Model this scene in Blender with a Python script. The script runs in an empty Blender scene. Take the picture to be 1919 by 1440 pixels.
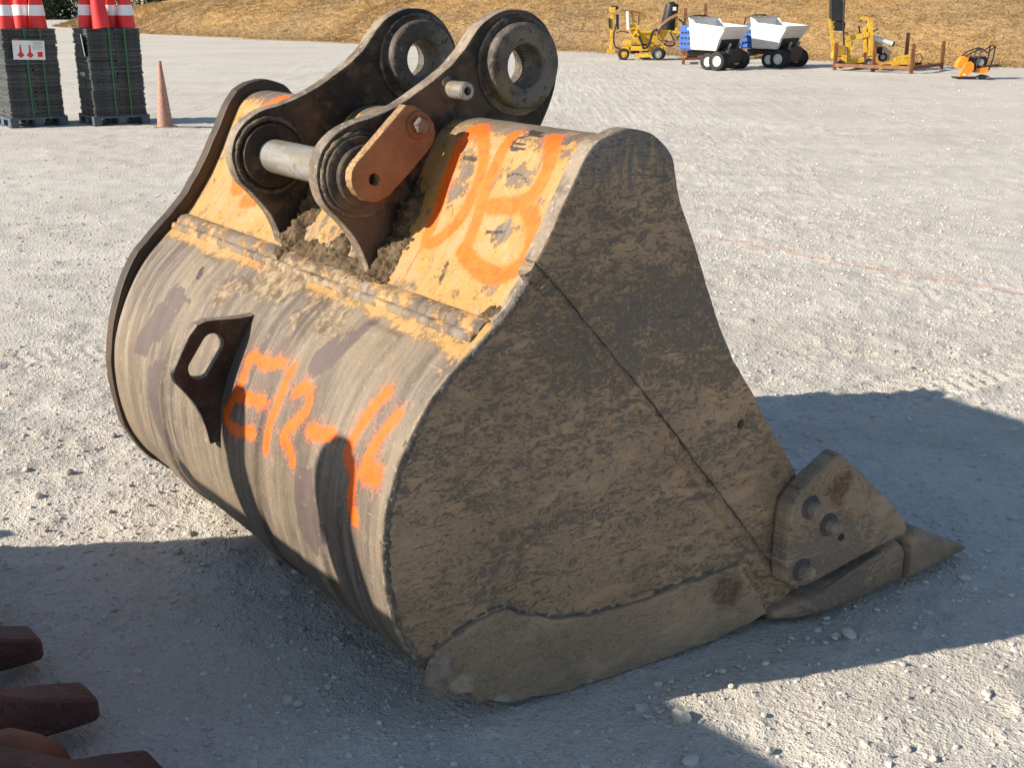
import bpy, bmesh, math, random
import numpy as np
from mathutils import Vector, Matrix, noise as mnoise
random.seed(7)
rng = np.random.default_rng(7)
R = math.radians
scene = bpy.context.scene
col = scene.collection

# ------------------------------------------------------------------ camera, sky, sun, exposure
cam_data = bpy.data.cameras.new('camera')
cam = bpy.data.objects.new('camera', cam_data)
col.objects.link(cam)
cam.location = (0, 0, 1.5)
cam.rotation_euler = (R(90 - 17.7447), 0, 0)
cam_data.sensor_width = 36
cam_data.lens = 2250 / 1919 * 36
cam_data.clip_start = .05
cam_data.clip_end = 1200
scene.camera = cam

SUN_AZ, SUN_EL = 73.5, 26.0                     # light travels towards this azimuth (clockwise from +Y)
world = bpy.data.worlds.new('World')
scene.world = world
world.use_nodes = True
wn = world.node_tree
sky = wn.nodes.new('ShaderNodeTexSky')
sky.sky_type = 'NISHITA'
sky.sun_disc = False
sky.sun_elevation = R(SUN_EL)
sky.sun_rotation = R(SUN_AZ + 180)
sky.air_density = 1.0
sky.dust_density = .35
sky.ozone_density = 1.6
bg = wn.nodes['Background']
bg.inputs['Strength'].default_value = .085
wn.links.new(sky.outputs[0], bg.inputs[0])
sun_d = bpy.data.lights.new('sun', 'SUN')
sun_d.energy = 4.6
sun_d.angle = R(.53)
sun_d.color = (1, .91, .78)
sun = bpy.data.objects.new('sun', sun_d)
col.objects.link(sun)
sdir = Vector((math.sin(R(SUN_AZ)) * math.cos(R(SUN_EL)), math.cos(R(SUN_AZ)) * math.cos(R(SUN_EL)), -math.sin(R(SUN_EL))))
sun.rotation_euler = sdir.to_track_quat('-Z', 'Y').to_euler()
vs = scene.view_settings
vs.view_transform = 'Standard'
vs.look = 'None'
vs.exposure = .78
vs.gamma = 1
vs.use_curve_mapping = False

# ------------------------------------------------------------------ helpers
def tag(o, label=None, cat=None, group=None, kind=None):
    if label: o['label'] = label
    if cat: o['category'] = cat
    if group: o['group'] = group
    if kind: o['kind'] = kind
    return o

def empty(name, loc=(0, 0, 0), rz=0, parent=None):
    o = bpy.data.objects.new(name, None)
    o.empty_display_size = .1
    col.objects.link(o)
    o.location = loc
    o.rotation_euler = (0, 0, rz)
    o.parent = parent
    return o

def link_mesh(name, me, mats, parent=None, smooth=False):
    if not isinstance(mats, (list, tuple)): mats = [mats]
    for m in mats: me.materials.append(m)
    if smooth: me.polygons.foreach_set('use_smooth', [True] * len(me.polygons))
    o = bpy.data.objects.new(name, me)
    col.objects.link(o)
    o.parent = parent
    return o

class MB:
    "collects simple shapes for ONE mesh object"
    def __init__(s): s.v = []; s.f = []; s.m = []
    def add(s, vs_, fs, mi=0):
        b = len(s.v)
        s.v += [tuple(v) for v in vs_]
        s.f += [tuple(i + b for i in f) for f in fs]
        s.m += [mi] * len(fs)
        return s
    def box(s, c, size, rot=None, mi=0, taper=(1, 1), bev=0):
        bm = bmesh.new()
        bmesh.ops.create_cube(bm, size=1)
        for v in bm.verts:
            k = v.co.z + .5
            v.co = Vector((v.co.x * size[0] * (1 + (taper[0] - 1) * k), v.co.y * size[1] * (1 + (taper[1] - 1) * k), v.co.z * size[2]))
        if bev: bmesh.ops.bevel(bm, geom=bm.edges[:], offset=bev, segments=2, affect='EDGES')
        M = Matrix.Translation(c) @ (rot.to_4x4() if rot else Matrix())
        vs_ = [M @ v.co for v in bm.verts]
        bm.verts.index_update()
        fs = [[v.index for v in f.verts] for f in bm.faces]
        bm.free()
        return s.add(vs_, fs, mi)
    def bar(s, p, q, w, h, mi=0, bev=0):
        p, q = Vector(p), Vector(q); d = q - p
        rot = d.to_track_quat('Z', 'Y').to_matrix()
        return s.box((p + q) / 2, (w, h, d.length), rot, mi, bev=bev)
    def cyl(s, p, q, r0, r1=None, n=16, mi=0, cap=True):
        r1 = r0 if r1 is None else r1
        p, q = Vector(p), Vector(q); d = (q - p).normalized()
        a = d.orthogonal().normalized(); b = d.cross(a)
        vs_ = []
        for c, r in ((p, r0), (q, r1)):
            for i in range(n):
                t = 2 * math.pi * i / n
                vs_.append(c + (a * math.cos(t) + b * math.sin(t)) * r)
        fs = [(i, (i + 1) % n, n + (i + 1) % n, n + i) for i in range(n)]
        if cap: fs += [tuple(range(n))[::-1], tuple(range(n, 2 * n))]
        return s.add(vs_, fs, mi)
    def lathe(s, c, axis, prof, n=24, mi=0):
        "prof: (radius, along axis) closed ring profile"
        c = Vector(c); d = Vector(axis).normalized(); a = d.orthogonal().normalized(); b = d.cross(a)
        vs_ = []; k = len(prof)
        for i in range(n):
            t = 2 * math.pi * i / n
            for r, h in prof: vs_.append(c + d * h + (a * math.cos(t) + b * math.sin(t)) * r)
        fs = [(i * k + j, i * k + (j + 1) % k, ((i + 1) % n) * k + (j + 1) % k, ((i + 1) % n) * k + j) for i in range(n) for j in range(k)]
        return s.add(vs_, fs, mi)
    def tube(s, pts, r, n=8, mi=0, jit=0):
        pts = [Vector(p) for p in pts]
        rings = []; prev = None
        for i, p in enumerate(pts):
            d = (pts[min(i + 1, len(pts) - 1)] - pts[max(i - 1, 0)]).normalized()
            a = prev - d * prev.dot(d) if prev is not None else d.orthogonal()
            a.normalize(); prev = a; b = d.cross(a)
            rr = (r[i] if isinstance(r, (list, tuple)) else r) * (1 + jit * random.uniform(-1, 1))
            rings.append([p + (a * math.cos(2 * math.pi * k / n) + b * math.sin(2 * math.pi * k / n)) * rr for k in range(n)])
        vs_ = [v for q in rings for v in q]
        fs = [(i * n + k, i * n + (k + 1) % n, (i + 1) * n + (k + 1) % n, (i + 1) * n + k) for i in range(len(pts) - 1) for k in range(n)]
        fs += [tuple(range(n))[::-1], tuple(range((len(pts) - 1) * n, len(pts) * n))]
        return s.add(vs_, fs, mi)
    def loft(s, rings, mi=0, cap=True):
        n = len(rings[0])
        vs_ = [v for q in rings for v in q]
        fs = [(i * n + k, i * n + (k + 1) % n, (i + 1) * n + (k + 1) % n, (i + 1) * n + k) for i in range(len(rings) - 1) for k in range(n)]
        if cap: fs += [tuple(range(n))[::-1], tuple(range((len(rings) - 1) * n, len(rings) * n))]
        return s.add(vs_, fs, mi)
    def prism(s, poly, y0, y1, mi=0):
        "poly in (x,z), extruded along y"
        n = len(poly)
        vs_ = [(x, y0, z) for x, z in poly] + [(x, y1, z) for x, z in poly]
        fs = [tuple(range(n)), tuple(range(n, 2 * n))[::-1]] + [((i + 1) % n, i, n + i, n + (i + 1) % n) for i in range(n)]
        return s.add(vs_, fs, mi)
    def mesh(s, name):
        me = bpy.data.meshes.new(name)
        me.from_pydata(s.v, [], s.f)
        me.polygons.foreach_set('material_index', s.m)
        bm = bmesh.new(); bm.from_mesh(me); bmesh.ops.recalc_face_normals(bm, faces=bm.faces[:]); bm.to_mesh(me); bm.free()
        me.update()
        return me
    def build(s, name, mats, parent=None, smooth=None):
        me = s.mesh(name)
        o = link_mesh(name, me, mats, parent)
        if smooth: me.set_sharp_from_angle(angle=R(smooth)) if hasattr(me, 'set_sharp_from_angle') else None
        if smooth:
            me.polygons.foreach_set('use_smooth', [True] * len(me.polygons))
        return o

def catmull(P, n=6):
    P = np.array(P, float); Q = np.vstack([2 * P[0] - P[1], P, 2 * P[-1] - P[-2]]); out = []
    for i in range(1, len(Q) - 2):
        a, b, c, d = Q[i - 1:i + 3]
        for t in np.linspace(0, 1, n, endpoint=False):
            out.append(.5 * ((2 * b) + (c - a) * t + (2 * a - 5 * b + 4 * c - d) * t * t + (3 * b - a - 3 * c + d) * t ** 3))
    out.append(P[-1])
    return np.array(out)

def circle(c, r, n=36): return [(c[0] + r * math.cos(2 * math.pi * i / n), c[1] + r * math.sin(2 * math.pi * i / n)) for i in range(n)]

def ragged(poly, step, amp, seed=0):
    "densify a closed outline and roughen it"
    out = []; n = len(poly)
    for i in range(n):
        a, b = np.array(poly[i]), np.array(poly[(i + 1) % n]); L = np.linalg.norm(b - a); k = max(1, int(L / step))
        for j in range(k):
            p = a + (b - a) * j / k
            q = Vector((p[0] * 25 + seed, p[1] * 25, seed))
            out.append((p[0] + amp * mnoise.noise(q), p[1] + amp * mnoise.noise(q + Vector((9, 3, 1)))))
    return out

def plate(name, outline, holes, thick, bevel, fmap, mats, parent, edge_mi=None, smooth_edge=False):
    "flat plate with holes: outline in (f,z), extruded sideways; fmap((f,z,k)) -> xyz"
    cu = bpy.data.curves.new('outline', 'CURVE'); cu.dimensions = '2D'; cu.fill_mode = 'BOTH'
    cu.extrude = max(thick / 2 - bevel, 1e-4); cu.bevel_depth = bevel; cu.bevel_resolution = 1; cu.offset = -bevel
    for pts in [outline] + list(holes):
        sp = cu.splines.new('POLY'); sp.points.add(len(pts) - 1)
        for p, q in zip(sp.points, pts): p.co = (q[0], q[1], 0, 1)
        sp.use_cyclic_u = True
    tmp = bpy.data.objects.new('outline', cu); col.objects.link(tmp)
    bpy.context.view_layer.update()
    me = bpy.data.meshes.new_from_object(tmp.evaluated_get(bpy.context.evaluated_depsgraph_get()))
    bpy.data.objects.remove(tmp); bpy.data.curves.remove(cu)
    me.name = name
    me.materials.clear()
    for p in me.polygons:
        p.use_smooth = False
        p.material_index = edge_mi if (edge_mi is not None and abs(p.normal.z) < .5) else 0
    for v in me.vertices: v.co = fmap(v.co.x, v.co.y, v.co.z)
    me.update()
    return link_mesh(name, me, mats, parent)

# ------------------------------------------------------------------ numpy noise
def vnoise(x, y, seed=0):
    xi = np.floor(x).astype(np.int64); yi = np.floor(y).astype(np.int64); fx = x - xi; fy = y - yi
    fx = fx * fx * (3 - 2 * fx); fy = fy * fy * (3 - 2 * fy)
    def h(a, b):
        k = (a * 374761393 + b * 668265263 + seed * 1442695041) & 0xffffffff
        k = ((k ^ (k >> 13)) * 1274126177) & 0xffffffff
        return ((k ^ (k >> 16)) & 0xffff) / 65535.
    return (h(xi, yi) * (1 - fx) + h(xi + 1, yi) * fx) * (1 - fy) + (h(xi, yi + 1) * (1 - fx) + h(xi + 1, yi + 1) * fx) * fy
def fbm(x, y, o=4, seed=0):
    s = 0; a = .5
    for i in range(o): s = s + a * vnoise(x * 2 ** i, y * 2 ** i, seed + i); a *= .5
    return s
def sstep(a, b, x):
    t = np.clip((x - a) / (b - a), 0, 1); return t * t * (3 - 2 * t)

# ------------------------------------------------------------------ material helper
class NT:
    def __init__(s, name):
        s.mat = bpy.data.materials.new(name); s.mat.use_nodes = True
        s.t = s.mat.node_tree; s.b = s.t.nodes['Principled BSDF']
        s._tc = None
    def n(s, typ, **kw):
        nd = s.t.nodes.new('ShaderNode' + typ)
        for k, v in kw.items(): setattr(nd, k, v)
        return nd
    def set(s, sock, v):
        if hasattr(v, 'is_output') or isinstance(v, bpy.types.NodeSocket): s.t.links.new(v, sock)
        else:
            if sock.type == 'RGBA' and len(v) == 3: v = (*v, 1)
            sock.default_value = v
    def co(s, scale=(1, 1, 1), kind='Object', rot=(0, 0, 0), loc=(0, 0, 0)):
        if s._tc is None: s._tc = s.n('TexCoord')
        m = s.n('Mapping'); s.t.links.new(s._tc.outputs[kind], m.inputs[0])
        m.inputs['Scale'].default_value = scale; m.inputs['Rotation'].default_value = rot; m.inputs['Location'].default_value = loc
        return m.outputs[0]
    def noise(s, vec, scale=5, detail=5, rough=.55, dist=0):
        nd = s.n('TexNoise'); s.set(nd.inputs['Vector'], vec); nd.inputs['Scale'].default_value = scale
        nd.inputs['Detail'].default_value = detail; nd.inputs['Roughness'].default_value = rough; nd.inputs['Distortion'].default_value = dist
        return nd.outputs['Fac']
    def voro(s, vec, scale=5, feature='F1', out='Distance'):
        nd = s.n('TexVoronoi', feature=feature); s.set(nd.inputs['Vector'], vec); nd.inputs['Scale'].default_value = scale
        return nd.outputs[out]
    def ramp(s, fac, a, b, lo=0., hi=1.):
        nd = s.n('MapRange'); nd.interpolation_type = 'SMOOTHSTEP'; s.set(nd.inputs[0], fac)
        for i, v in zip((1, 2, 3, 4), (a, b, lo, hi)): nd.inputs[i].default_value = v
        return nd.outputs[0]
    def mix(s, fac, a, b, mode='MIX'):
        nd = s.n('Mix', data_type='RGBA', blend_type=mode)
        s.set(nd.inputs[0], fac); s.set(nd.inputs[6], a); s.set(nd.inputs[7], b)
        return nd.outputs[2]
    def math(s, op, a, b=0.):
        nd = s.n('Math', operation=op); s.set(nd.inputs[0], a); s.set(nd.inputs[1], b)
        return nd.outputs[0]
    def attr(s, name, out='Fac'):
        nd = s.n('Attribute', attribute_name=name); return nd.outputs[out]
    def sep(s, vec):
        nd = s.n('SeparateXYZ'); s.set(nd.inputs[0], vec); return nd.outputs
    def bump(s, h, strength=.5, dist=.01, normal=None):
        nd = s.n('Bump'); s.set(nd.inputs['Height'], h); nd.inputs['Strength'].default_value = strength; nd.inputs['Distance'].default_value = dist
        if normal is not None: s.set(nd.inputs['Normal'], normal)
        return nd.outputs[0]
    def out(s, color, rough=.7, normal=None, metal=0., spec=.4):
        s.set(s.b.inputs['Base Color'], color); s.set(s.b.inputs['Roughness'], rough); s.set(s.b.inputs['Metallic'], metal)
        s.b.inputs['Specular IOR Level'].default_value = spec
        if normal is not None: s.set(s.b.inputs['Normal'], normal)
        return s.mat

def simple(name, c, rough=.6, var=.25, scale=8, metal=0., bump=.15, dirt=None, dirt_amt=.5, spec=.4):
    t = NT(name); v = t.co()
    n1 = t.noise(v, scale, 6, .6); n2 = t.noise(v, scale * 7, 4, .6)
    c1 = t.mix(t.ramp(n1, .3, .7), tuple(x * (1 - var) for x in c), tuple(min(1, x * (1 + var)) for x in c))
    if dirt: c1 = t.mix(t.ramp(n2, .62 - dirt_amt * .3, .8 - dirt_amt * .3), c1, dirt)
    return t.out(c1, rough, t.bump(n2, bump, .01), metal, spec)

# ------------------------------------------------------------------ materials
def mat_ground():
    t = NT('gravel_ground'); v = t.co()
    big = t.noise(v, .35, 5, .6); mid = t.noise(v, 3.2, 6, .65); fine = t.noise(v, 55, 5, .7); xf = t.noise(v, 240, 3, .7)
    streak = t.noise(t.co((.22, 2.4, 1)), .9, 5, .6, .4)
    c = t.mix(t.ramp(big, .32, .68), (.55, .495, .415), (.63, .58, .50))
    c = t.mix(t.ramp(streak, .42, .66, 0, .55), c, (.69, .645, .57))
    c = t.mix(t.ramp(mid, .48, .74, 0, .55), c, (.49, .435, .36))
    c = t.mix(t.ramp(fine, .55, .72, 0, .55), c, (.73, .69, .615))
    c = t.mix(t.ramp(fine, .44, .30, 0, .55), c, (.34, .30, .25))
    vo = t.voro(v, 42); vo2 = t.voro(v, 120)
    pebble = t.ramp(vo, .45, .1)
    h = t.math('ADD', t.math('MULTIPLY', fine, .9), t.math('MULTIPLY', pebble, .35))
    h = t.math('ADD', h, t.math('MULTIPLY', t.ramp(vo2, .5, .1), .22))
    h = t.math('ADD', h, t.math('MULTIPLY', mid, 1.2))
    return t.out(c, .92, t.bump(h, .9, .012, t.bump(xf, .5, .003)), 0, .2)

def mat_stone():
    t = NT('gravel_stone'); v = t.co()
    k = t.attr('tone'); n = t.noise(v, 60, 4, .6)
    c = t.mix(k, (.46, .415, .35), (.70, .665, .605))
    c = t.mix(t.ramp(n, .4, .7, 0, .5), c, (.5, .45, .38))
    return t.out(c, .88, t.bump(n, .4, .004), 0, .25)

def mat_shell():
    "weathered back skin: yellow paint above the bar, bare dusty steel below, primer, mud and sprayed orange"
    t = NT('bucket_skin'); v = t.co()
    uv = t.n('UVMap'); uv.uv_map = 'skin'
    def uvm(sx, sy):
        m = t.n('Mapping'); t.t.links.new(uv.outputs[0], m.inputs[0]); m.inputs['Scale'].default_value = (sx, sy, 1); return m.outputs[0]
    n_f = t.noise(v, 38, 6, .68); n_x = t.noise(v, 150, 4, .65); n_m = t.noise(v, 9, 6, .62); n_b = t.noise(v, 2.6, 4, .6)
    st = t.noise(uvm(26, 2.2), 1.0, 6, .65, .3); st2 = t.noise(uvm(90, 6), 1.0, 5, .65); scr = t.noise(uvm(8, 160), 1, 3, .6)
    steel = t.mix(t.ramp(st, .36, .66), (.105, .082, .064), (.245, .195, .145))
    steel = t.mix(t.ramp(n_b, .42, .62, 0, .6), steel, (.27, .205, .13))
    steel = t.mix(t.ramp(st2, .52, .70, 0, .55), steel, (.13, .105, .09))
    steel = t.mix(t.ramp(n_f, .54, .68, 0, .38), steel, (.36, .30, .225))
    steel = t.mix(t.ramp(n_x, .56, .68, 0, .22), steel, (.36, .32, .26))
    bands = t.noise(uvm(8.5, .7), 1.0, 4, .55, .2)
    steel = t.mix(t.ramp(bands, .48, .62, 0, .50), steel, (.10, .072, .057))
    steel = t.mix(t.ramp(n_x, .42, .30, 0, .5), steel, (.09, .075, .065))
    # pale dried film
    pl = t.ramp(t.math('ADD', t.attr('pale'), t.math('MULTIPLY', t.math('SUBTRACT', st, .5), 1.9)), .45, .75, 0, .85)
    steel = t.mix(pl, steel, (.40, .36, .285))
    # maroon primer
    mr = t.ramp(t.math('ADD', t.attr('maroon'), t.math('ADD', t.math('MULTIPLY', t.math('SUBTRACT', n_m, .5), 1.6), t.math('MULTIPLY', t.math('SUBTRACT', st, .5), 1.2))), .44, .54)
    mr2 = t.math('MULTIPLY', mr, t.ramp(n_f, .72, .62))
    steel = t.mix(t.math('MULTIPLY', mr2, .88), steel, t.mix(st, (.085, .060, .058), (.15, .108, .098)))
    # yellow paint
    ya = t.attr('yellow')
    yn = t.math('ADD', t.math('MULTIPLY', t.math('SUBTRACT', n_m, .5), 2.2), t.math('ADD', t.math('MULTIPLY', t.math('SUBTRACT', n_f, .5), 1.5), t.math('MULTIPLY', t.math('SUBTRACT', n_x, .5), .9)))
    ym = t.ramp(t.math('ADD', ya, yn), .34, .62)
    yc = t.mix(t.ramp(n_b, .35, .65), (.46, .236, .060), (.43, .262, .092))
    yc = t.mix(t.ramp(st2, .52, .64, 0, .7), yc, (.27, .19, .115))
    yc = t.mix(t.ramp(n_m, .50, .62, 0, .55), yc, (.40, .28, .16))
    yc = t.mix(t.ramp(n_f, .55, .66, 0, .5), yc, (.50, .34, .16))
    yc = t.mix(t.ramp(n_x, .40, .30, 0, .7), yc, (.22, .15, .09))
    c = t.mix(ym, steel, yc)
    # rust tint where paint thins
    edge = t.math('MULTIPLY', ym, t.math('SUBTRACT', 1., ym))
    c = t.mix(t.math('MULTIPLY', edge, 2.2), c, (.20, .10, .045))
    # mud
    mdm = t.ramp(t.math('ADD', t.attr('mud'), t.math('ADD', t.math('MULTIPLY', t.math('SUBTRACT', n_m, .5), 1.5), t.math('MULTIPLY', t.math('SUBTRACT', st, .5), .9))), .44, .62)
    mdc = t.mix(t.ramp(n_f, .38, .64), (.12, .078, .042), (.36, .27, .165))
    c = t.mix(t.math('MULTIPLY', mdm, .92), c, mdc)
    # sprayed orange
    orr = t.math('ADD', t.attr('orange'), t.math('ADD', t.math('MULTIPLY', t.math('SUBTRACT', n_x, .5), 1.5), t.math('MULTIPLY', t.math('SUBTRACT', n_f, .5), .8)))
    om = t.ramp(orr, .18, .80, 0, .97)
    oc = t.mix(t.ramp(n_f, .36, .6), (.90, .118, .005), (.94, .150, .008))
    c = t.mix(om, c, oc)
    ink = t.ramp(t.math('ADD', t.attr('ink'), t.math('MULTIPLY', t.math('SUBTRACT', n_x, .5), 1.2)), .4, .6, 0, .9)
    c = t.mix(ink, c, (.03, .026, .024))
    # hairline scratches
    c = t.mix(t.ramp(scr, .70, .74, 0, .35), c, (.5, .47, .42))
    h = t.math('ADD', t.math('MULTIPLY', n_f, .6), t.math('ADD', t.math('MULTIPLY', n_x, .3), t.math('MULTIPLY', mdm, t.math('MULTIPLY', n_f, .8))))
    h = t.math('ADD', h, t.math('MULTIPLY', ym, .12))
    rg = t.mix(om, (.62, .62, .62), (.55, .55, .55))
    return t.out(c, rg, t.bump(h, .55, .006, t.bump(n_m, .35, .02)), 0, .35)

def mat_side(name, polish=True, tan=(.335, .238, .148), dark=(.072, .066, .062), amount=0., spots=()):
    "side plates: dried brown mud film scuffed through to dark steel in fine strokes"
    t = NT(name); v = t.co()
    a1 = t.noise(t.co((30, 1, 62), rot=(0, R(11), 0)), 1.0, 10, .76, .9)
    a2 = t.noise(t.co((80, 1, 190), rot=(0, R(-16), 0)), 1.0, 6, .72, .3)
    a4 = t.noise(t.co((2.6, 1, 42), rot=(0, R(5), 0)), 1.0, 7, .66, 1.2)
    a5 = t.noise(t.co((6, 1, 130), rot=(0, R(38), 0)), 1.0, 5, .66, .6)
    a3 = t.noise(v, 110, 5, .74); b = t.noise(v, 1.7, 5, .6); b2 = t.noise(v, 7, 7, .66); sp = t.noise(v, 210, 3, .6)
    big = t.noise(t.co((1.6, 1, 3.4), rot=(0, R(9), 0)), 1.0, 5, .6, .7); med = t.noise(t.co((7, 1, 15), rot=(0, R(12), 0)), 1.0, 6, .68, .6)
    c = t.mix(t.ramp(b, .34, .66), tuple(x * .74 for x in tan), tuple(x * 1.20 for x in tan))
    c = t.mix(t.ramp(b2, .44, .66, 0, .5), c, tuple(x * y for x, y in zip(tan, (.66, .70, .78))))
    c = t.mix(t.ramp(med, .52, .66, 0, .45), c, tuple(x * y for x, y in zip(tan, (1.5, 1.42, 1.30))))
    c = t.mix(t.ramp(a3, .54, .66, 0, .5), c, tuple(x * 1.45 for x in tan))
    th = t.math('ADD', a1, t.math('MULTIPLY', t.math('SUBTRACT', big, .52 - amount), .75))
    d1 = t.math('MULTIPLY', t.ramp(th, .50, .60), t.ramp(a3, .36, .54, .05, .9))
    d2 = t.math('MULTIPLY', t.ramp(a2, .54, .62, 0, .8), t.ramp(med, .60, .42))
    d3 = t.math('MULTIPLY', t.ramp(a4, .64, .68, 0, .8), t.ramp(a2, .40, .55))
    d4 = t.math('MULTIPLY', t.ramp(a5, .66, .70, 0, .7), t.ramp(b2, .5, .6))
    dm = t.math('MAXIMUM', t.math('MAXIMUM', d1, d2), t.math('MAXIMUM', d3, d4))
    c = t.mix(dm, c, t.mix(t.ramp(a3, .3, .7), dark, tuple(x * 1.9 for x in dark)))
    for ang, sc in ((14, 5), (-22, 7), (52, 9), (83, 8)):
        ln_ = t.noise(t.co((sc * .55, 1, sc * 34), rot=(0, R(ang), 0)), 1.0, 3, .55, .5)
        gate = t.ramp(t.noise(t.co((3.1, 1, 3.1), loc=(ang, 0, sc)), 1.0, 3, .5), .48, .60)
        c = t.mix(t.math('MULTIPLY', t.ramp(ln_, .665, .685, 0, .75), gate), c, (.40, .34, .27) if ang in (14, 52) else (.045, .042, .04))
    c = t.mix(t.ramp(sp, .64, .73, 0, .6), c, (.36, .285, .20))
    c = t.mix(t.ramp(sp, .36, .28, 0, .6), c, (.05, .045, .04))
    if polish:
        x, y, z = t.sep(v)
        pz = t.math('ADD', z, t.math('MULTIPLY', t.math('SUBTRACT', t.noise(t.co((60, 1, 8)), 1, 6, .68), .5), .50))
        c = t.mix(t.ramp(pz, 1.13, 1.21, 0, .85), c, t.mix(t.ramp(a2, .35, .65), (.085, .082, .08), (.22, .21, .195)))
    for sx_, sz_, sr_, sc_ in spots:
        m = t.n('Mapping'); t.t.links.new(t._tc.outputs['Object'], m.inputs[0]); m.inputs['Scale'].default_value = (1, 0, 1); m.inputs['Location'].default_value = (-sx_, 0, -sz_)
        ln = t.n('VectorMath', operation='LENGTH'); t.t.links.new(m.outputs[0], ln.inputs[0])
        dd = t.math('ADD', ln.outputs['Value'], t.math('MULTIPLY', t.math('SUBTRACT', b2, .5), sr_ * 2.2))
        c = t.mix(t.math('MULTIPLY', t.ramp(dd, sr_, sr_ * .45, 0, .85), t.ramp(a3, .34, .52, .3, 1)), c, sc_)
    h = t.math('SUBTRACT', t.math('ADD', t.math('MULTIPLY', a3, .6), t.math('MULTIPLY', b2, 1.2)), t.math('MULTIPLY', dm, .35))
    return t.out(c, t.ramp(a3, .3, .7, .62, .82), t.bump(h, .75, .006, t.bump(t.noise(v, 3.2, 3, .5), .25, .08)), 0, .38)

def mat_steel_dark():
    t = NT('greasy_dark_steel'); v = t.co()
    n = t.noise(v, 6, 6, .62); f = t.noise(v, 45, 5, .65); r = t.noise(v, 14, 6, .6)
    c = t.mix(t.ramp(n, .38, .66), (.024, .018, .014), (.080, .054, .035))
    c = t.mix(t.ramp(r, .53, .66, 0, .7), c, (.15, .085, .042))
    c = t.mix(t.ramp(t.noise(v, 3.0, 5, .6), .52, .64, 0, .45), c, (.17, .12, .08))
    c = t.mix(t.ramp(f, .62, .74, 0, .6), c, (.15, .12, .09))
    c = t.mix(t.ramp(t.noise(v, 22, 6, .7), .56, .64, 0, .5), c, (.10, .066, .042))
    return t.out(c, .66, t.bump(t.math('ADD', f, t.math('MULTIPLY', r, 2.0)), .8, .008), 0, .35)

def mat_edge():  # edge wear, with the sunlit paleness of edge faces put into the colour
    t = NT('worn_sunlit_edge'); v = t.co()
    n = t.noise(v, 12, 6, .65); f = t.noise(v, 70, 5, .65)
    c = t.mix(t.ramp(n, .36, .62), (.12, .092, .066), (.29, .225, .16))
    c = t.mix(t.ramp(f, .55, .68, 0, .7), c, (.44, .385, .31))
    c = t.mix(t.ramp(f, .42, .30, 0, .8), c, (.10, .08, .062))
    return t.out(c, .65, t.bump(t.math('ADD', f, n), .6, .006), 0, .4)

def mat_rust(name='rusty_steel', a=(.26, .105, .038), b=(.15, .062, .028)):
    t = NT(name); v = t.co()
    n = t.noise(v, 9, 6, .65); f = t.noise(v, 80, 4, .6)
    c = t.mix(t.ramp(n, .35, .65), a, b)
    c = t.mix(t.ramp(f, .60, .75, 0, .6), c, (.09, .045, .025))
    c = t.mix(t.ramp(n, .66, .76, 0, .5), c, (.36, .19, .08))
    return t.out(c, .62, t.bump(t.math('ADD', f, n), .35, .004), 0, .4)

def mat_boss():
    t = NT('scuffed_boss_steel'); v = t.co()
    n = t.noise(v, 8, 6, .62); f = t.noise(v, 50, 5, .65)
    c = t.mix(t.ramp(n, .38, .62), (.085, .068, .055), (.20, .165, .13))
    c = t.mix(t.ramp(t.noise(v, 5, 3, .5), .56, .66, 0, .65), c, (.30, .21, .085))
    c = t.mix(t.ramp(f, .60, .72, 0, .7), c, (.34, .30, .25))
    c = t.mix(t.ramp(f, .46, .34, 0, .8), c, (.035, .03, .026))
    c = t.mix(t.ramp(t.noise(v, 18, 6, .7), .53, .60, 0, .75), c, (.05, .038, .030))
    return t.out(c, .68, t.bump(t.math('ADD', f, t.math('MULTIPLY', n, 1.5)), .85, .008), 0, .35)

def mat_pin():
    t = NT('galvanised_pin'); v = t.co()
    n = t.noise(t.co((30, 4, 30)), 1, 6, .6); f = t.noise(v, 60, 5, .65)
    c = t.mix(t.ramp(n, .38, .60), (.25, .21, .15), (.34, .34, .33))
    c = t.mix(t.ramp(f, .54, .66, 0, .8), c, (.22, .175, .12))
    return t.out(c, t.mix(n, (.5, .5, .5), (.28, .28, .28)), t.bump(f, .3, .003), .3, .5)

def mat_mud():
    t = NT('caked_mud'); v = t.co()
    n = t.noise(v, 30, 6, .7); f = t.noise(v, 120, 4, .7)
    c = t.mix(t.ramp(n, .35, .65), (.085, .056, .034), (.21, .15, .09))
    return t.out(c, .95, t.bump(t.math('ADD', n, f), .8, .008), 0, .15)

def mat_hill():
    t = NT('dry_grass_slope'); v = t.co()
    a = t.noise(v, .16, 6, .62); b = t.noise(t.co((1, 1, 2.0)), 1.4, 6, .7); f = t.noise(v, 7, 5, .7)
    c = t.mix(t.ramp(a, .40, .60), (.46, .285, .115), (.35, .24, .125))
    c = t.mix(t.ramp(b, .50, .68, 0, .7), c, (.26, .175, .09))
    c = t.mix(t.ramp(f, .52, .70, 0, .7), c, (.54, .35, .145))
    return t.out(c, .9, t.bump(t.math('ADD', b, f), .7, .10), 0, .15)

def mat_grass():
    t = NT('straw_grass'); k = t.attr('tone')
    c = t.mix(k, (.28, .19, .095), (.50, .335, .15))
    return t.out(c, .85, None, 0, .2)

def mat_leaf(name, a, b):
    t = NT(name); v = t.co(); n = t.noise(v, 1.2, 4, .6); f = t.noise(v, 9, 3, .6)
    return t.out(t.mix(t.ramp(t.math('ADD', t.math('MULTIPLY', n, .5), t.math('MULTIPLY', f, .5)), .35, .65), a, b), .7, None, 0, .3)

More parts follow.
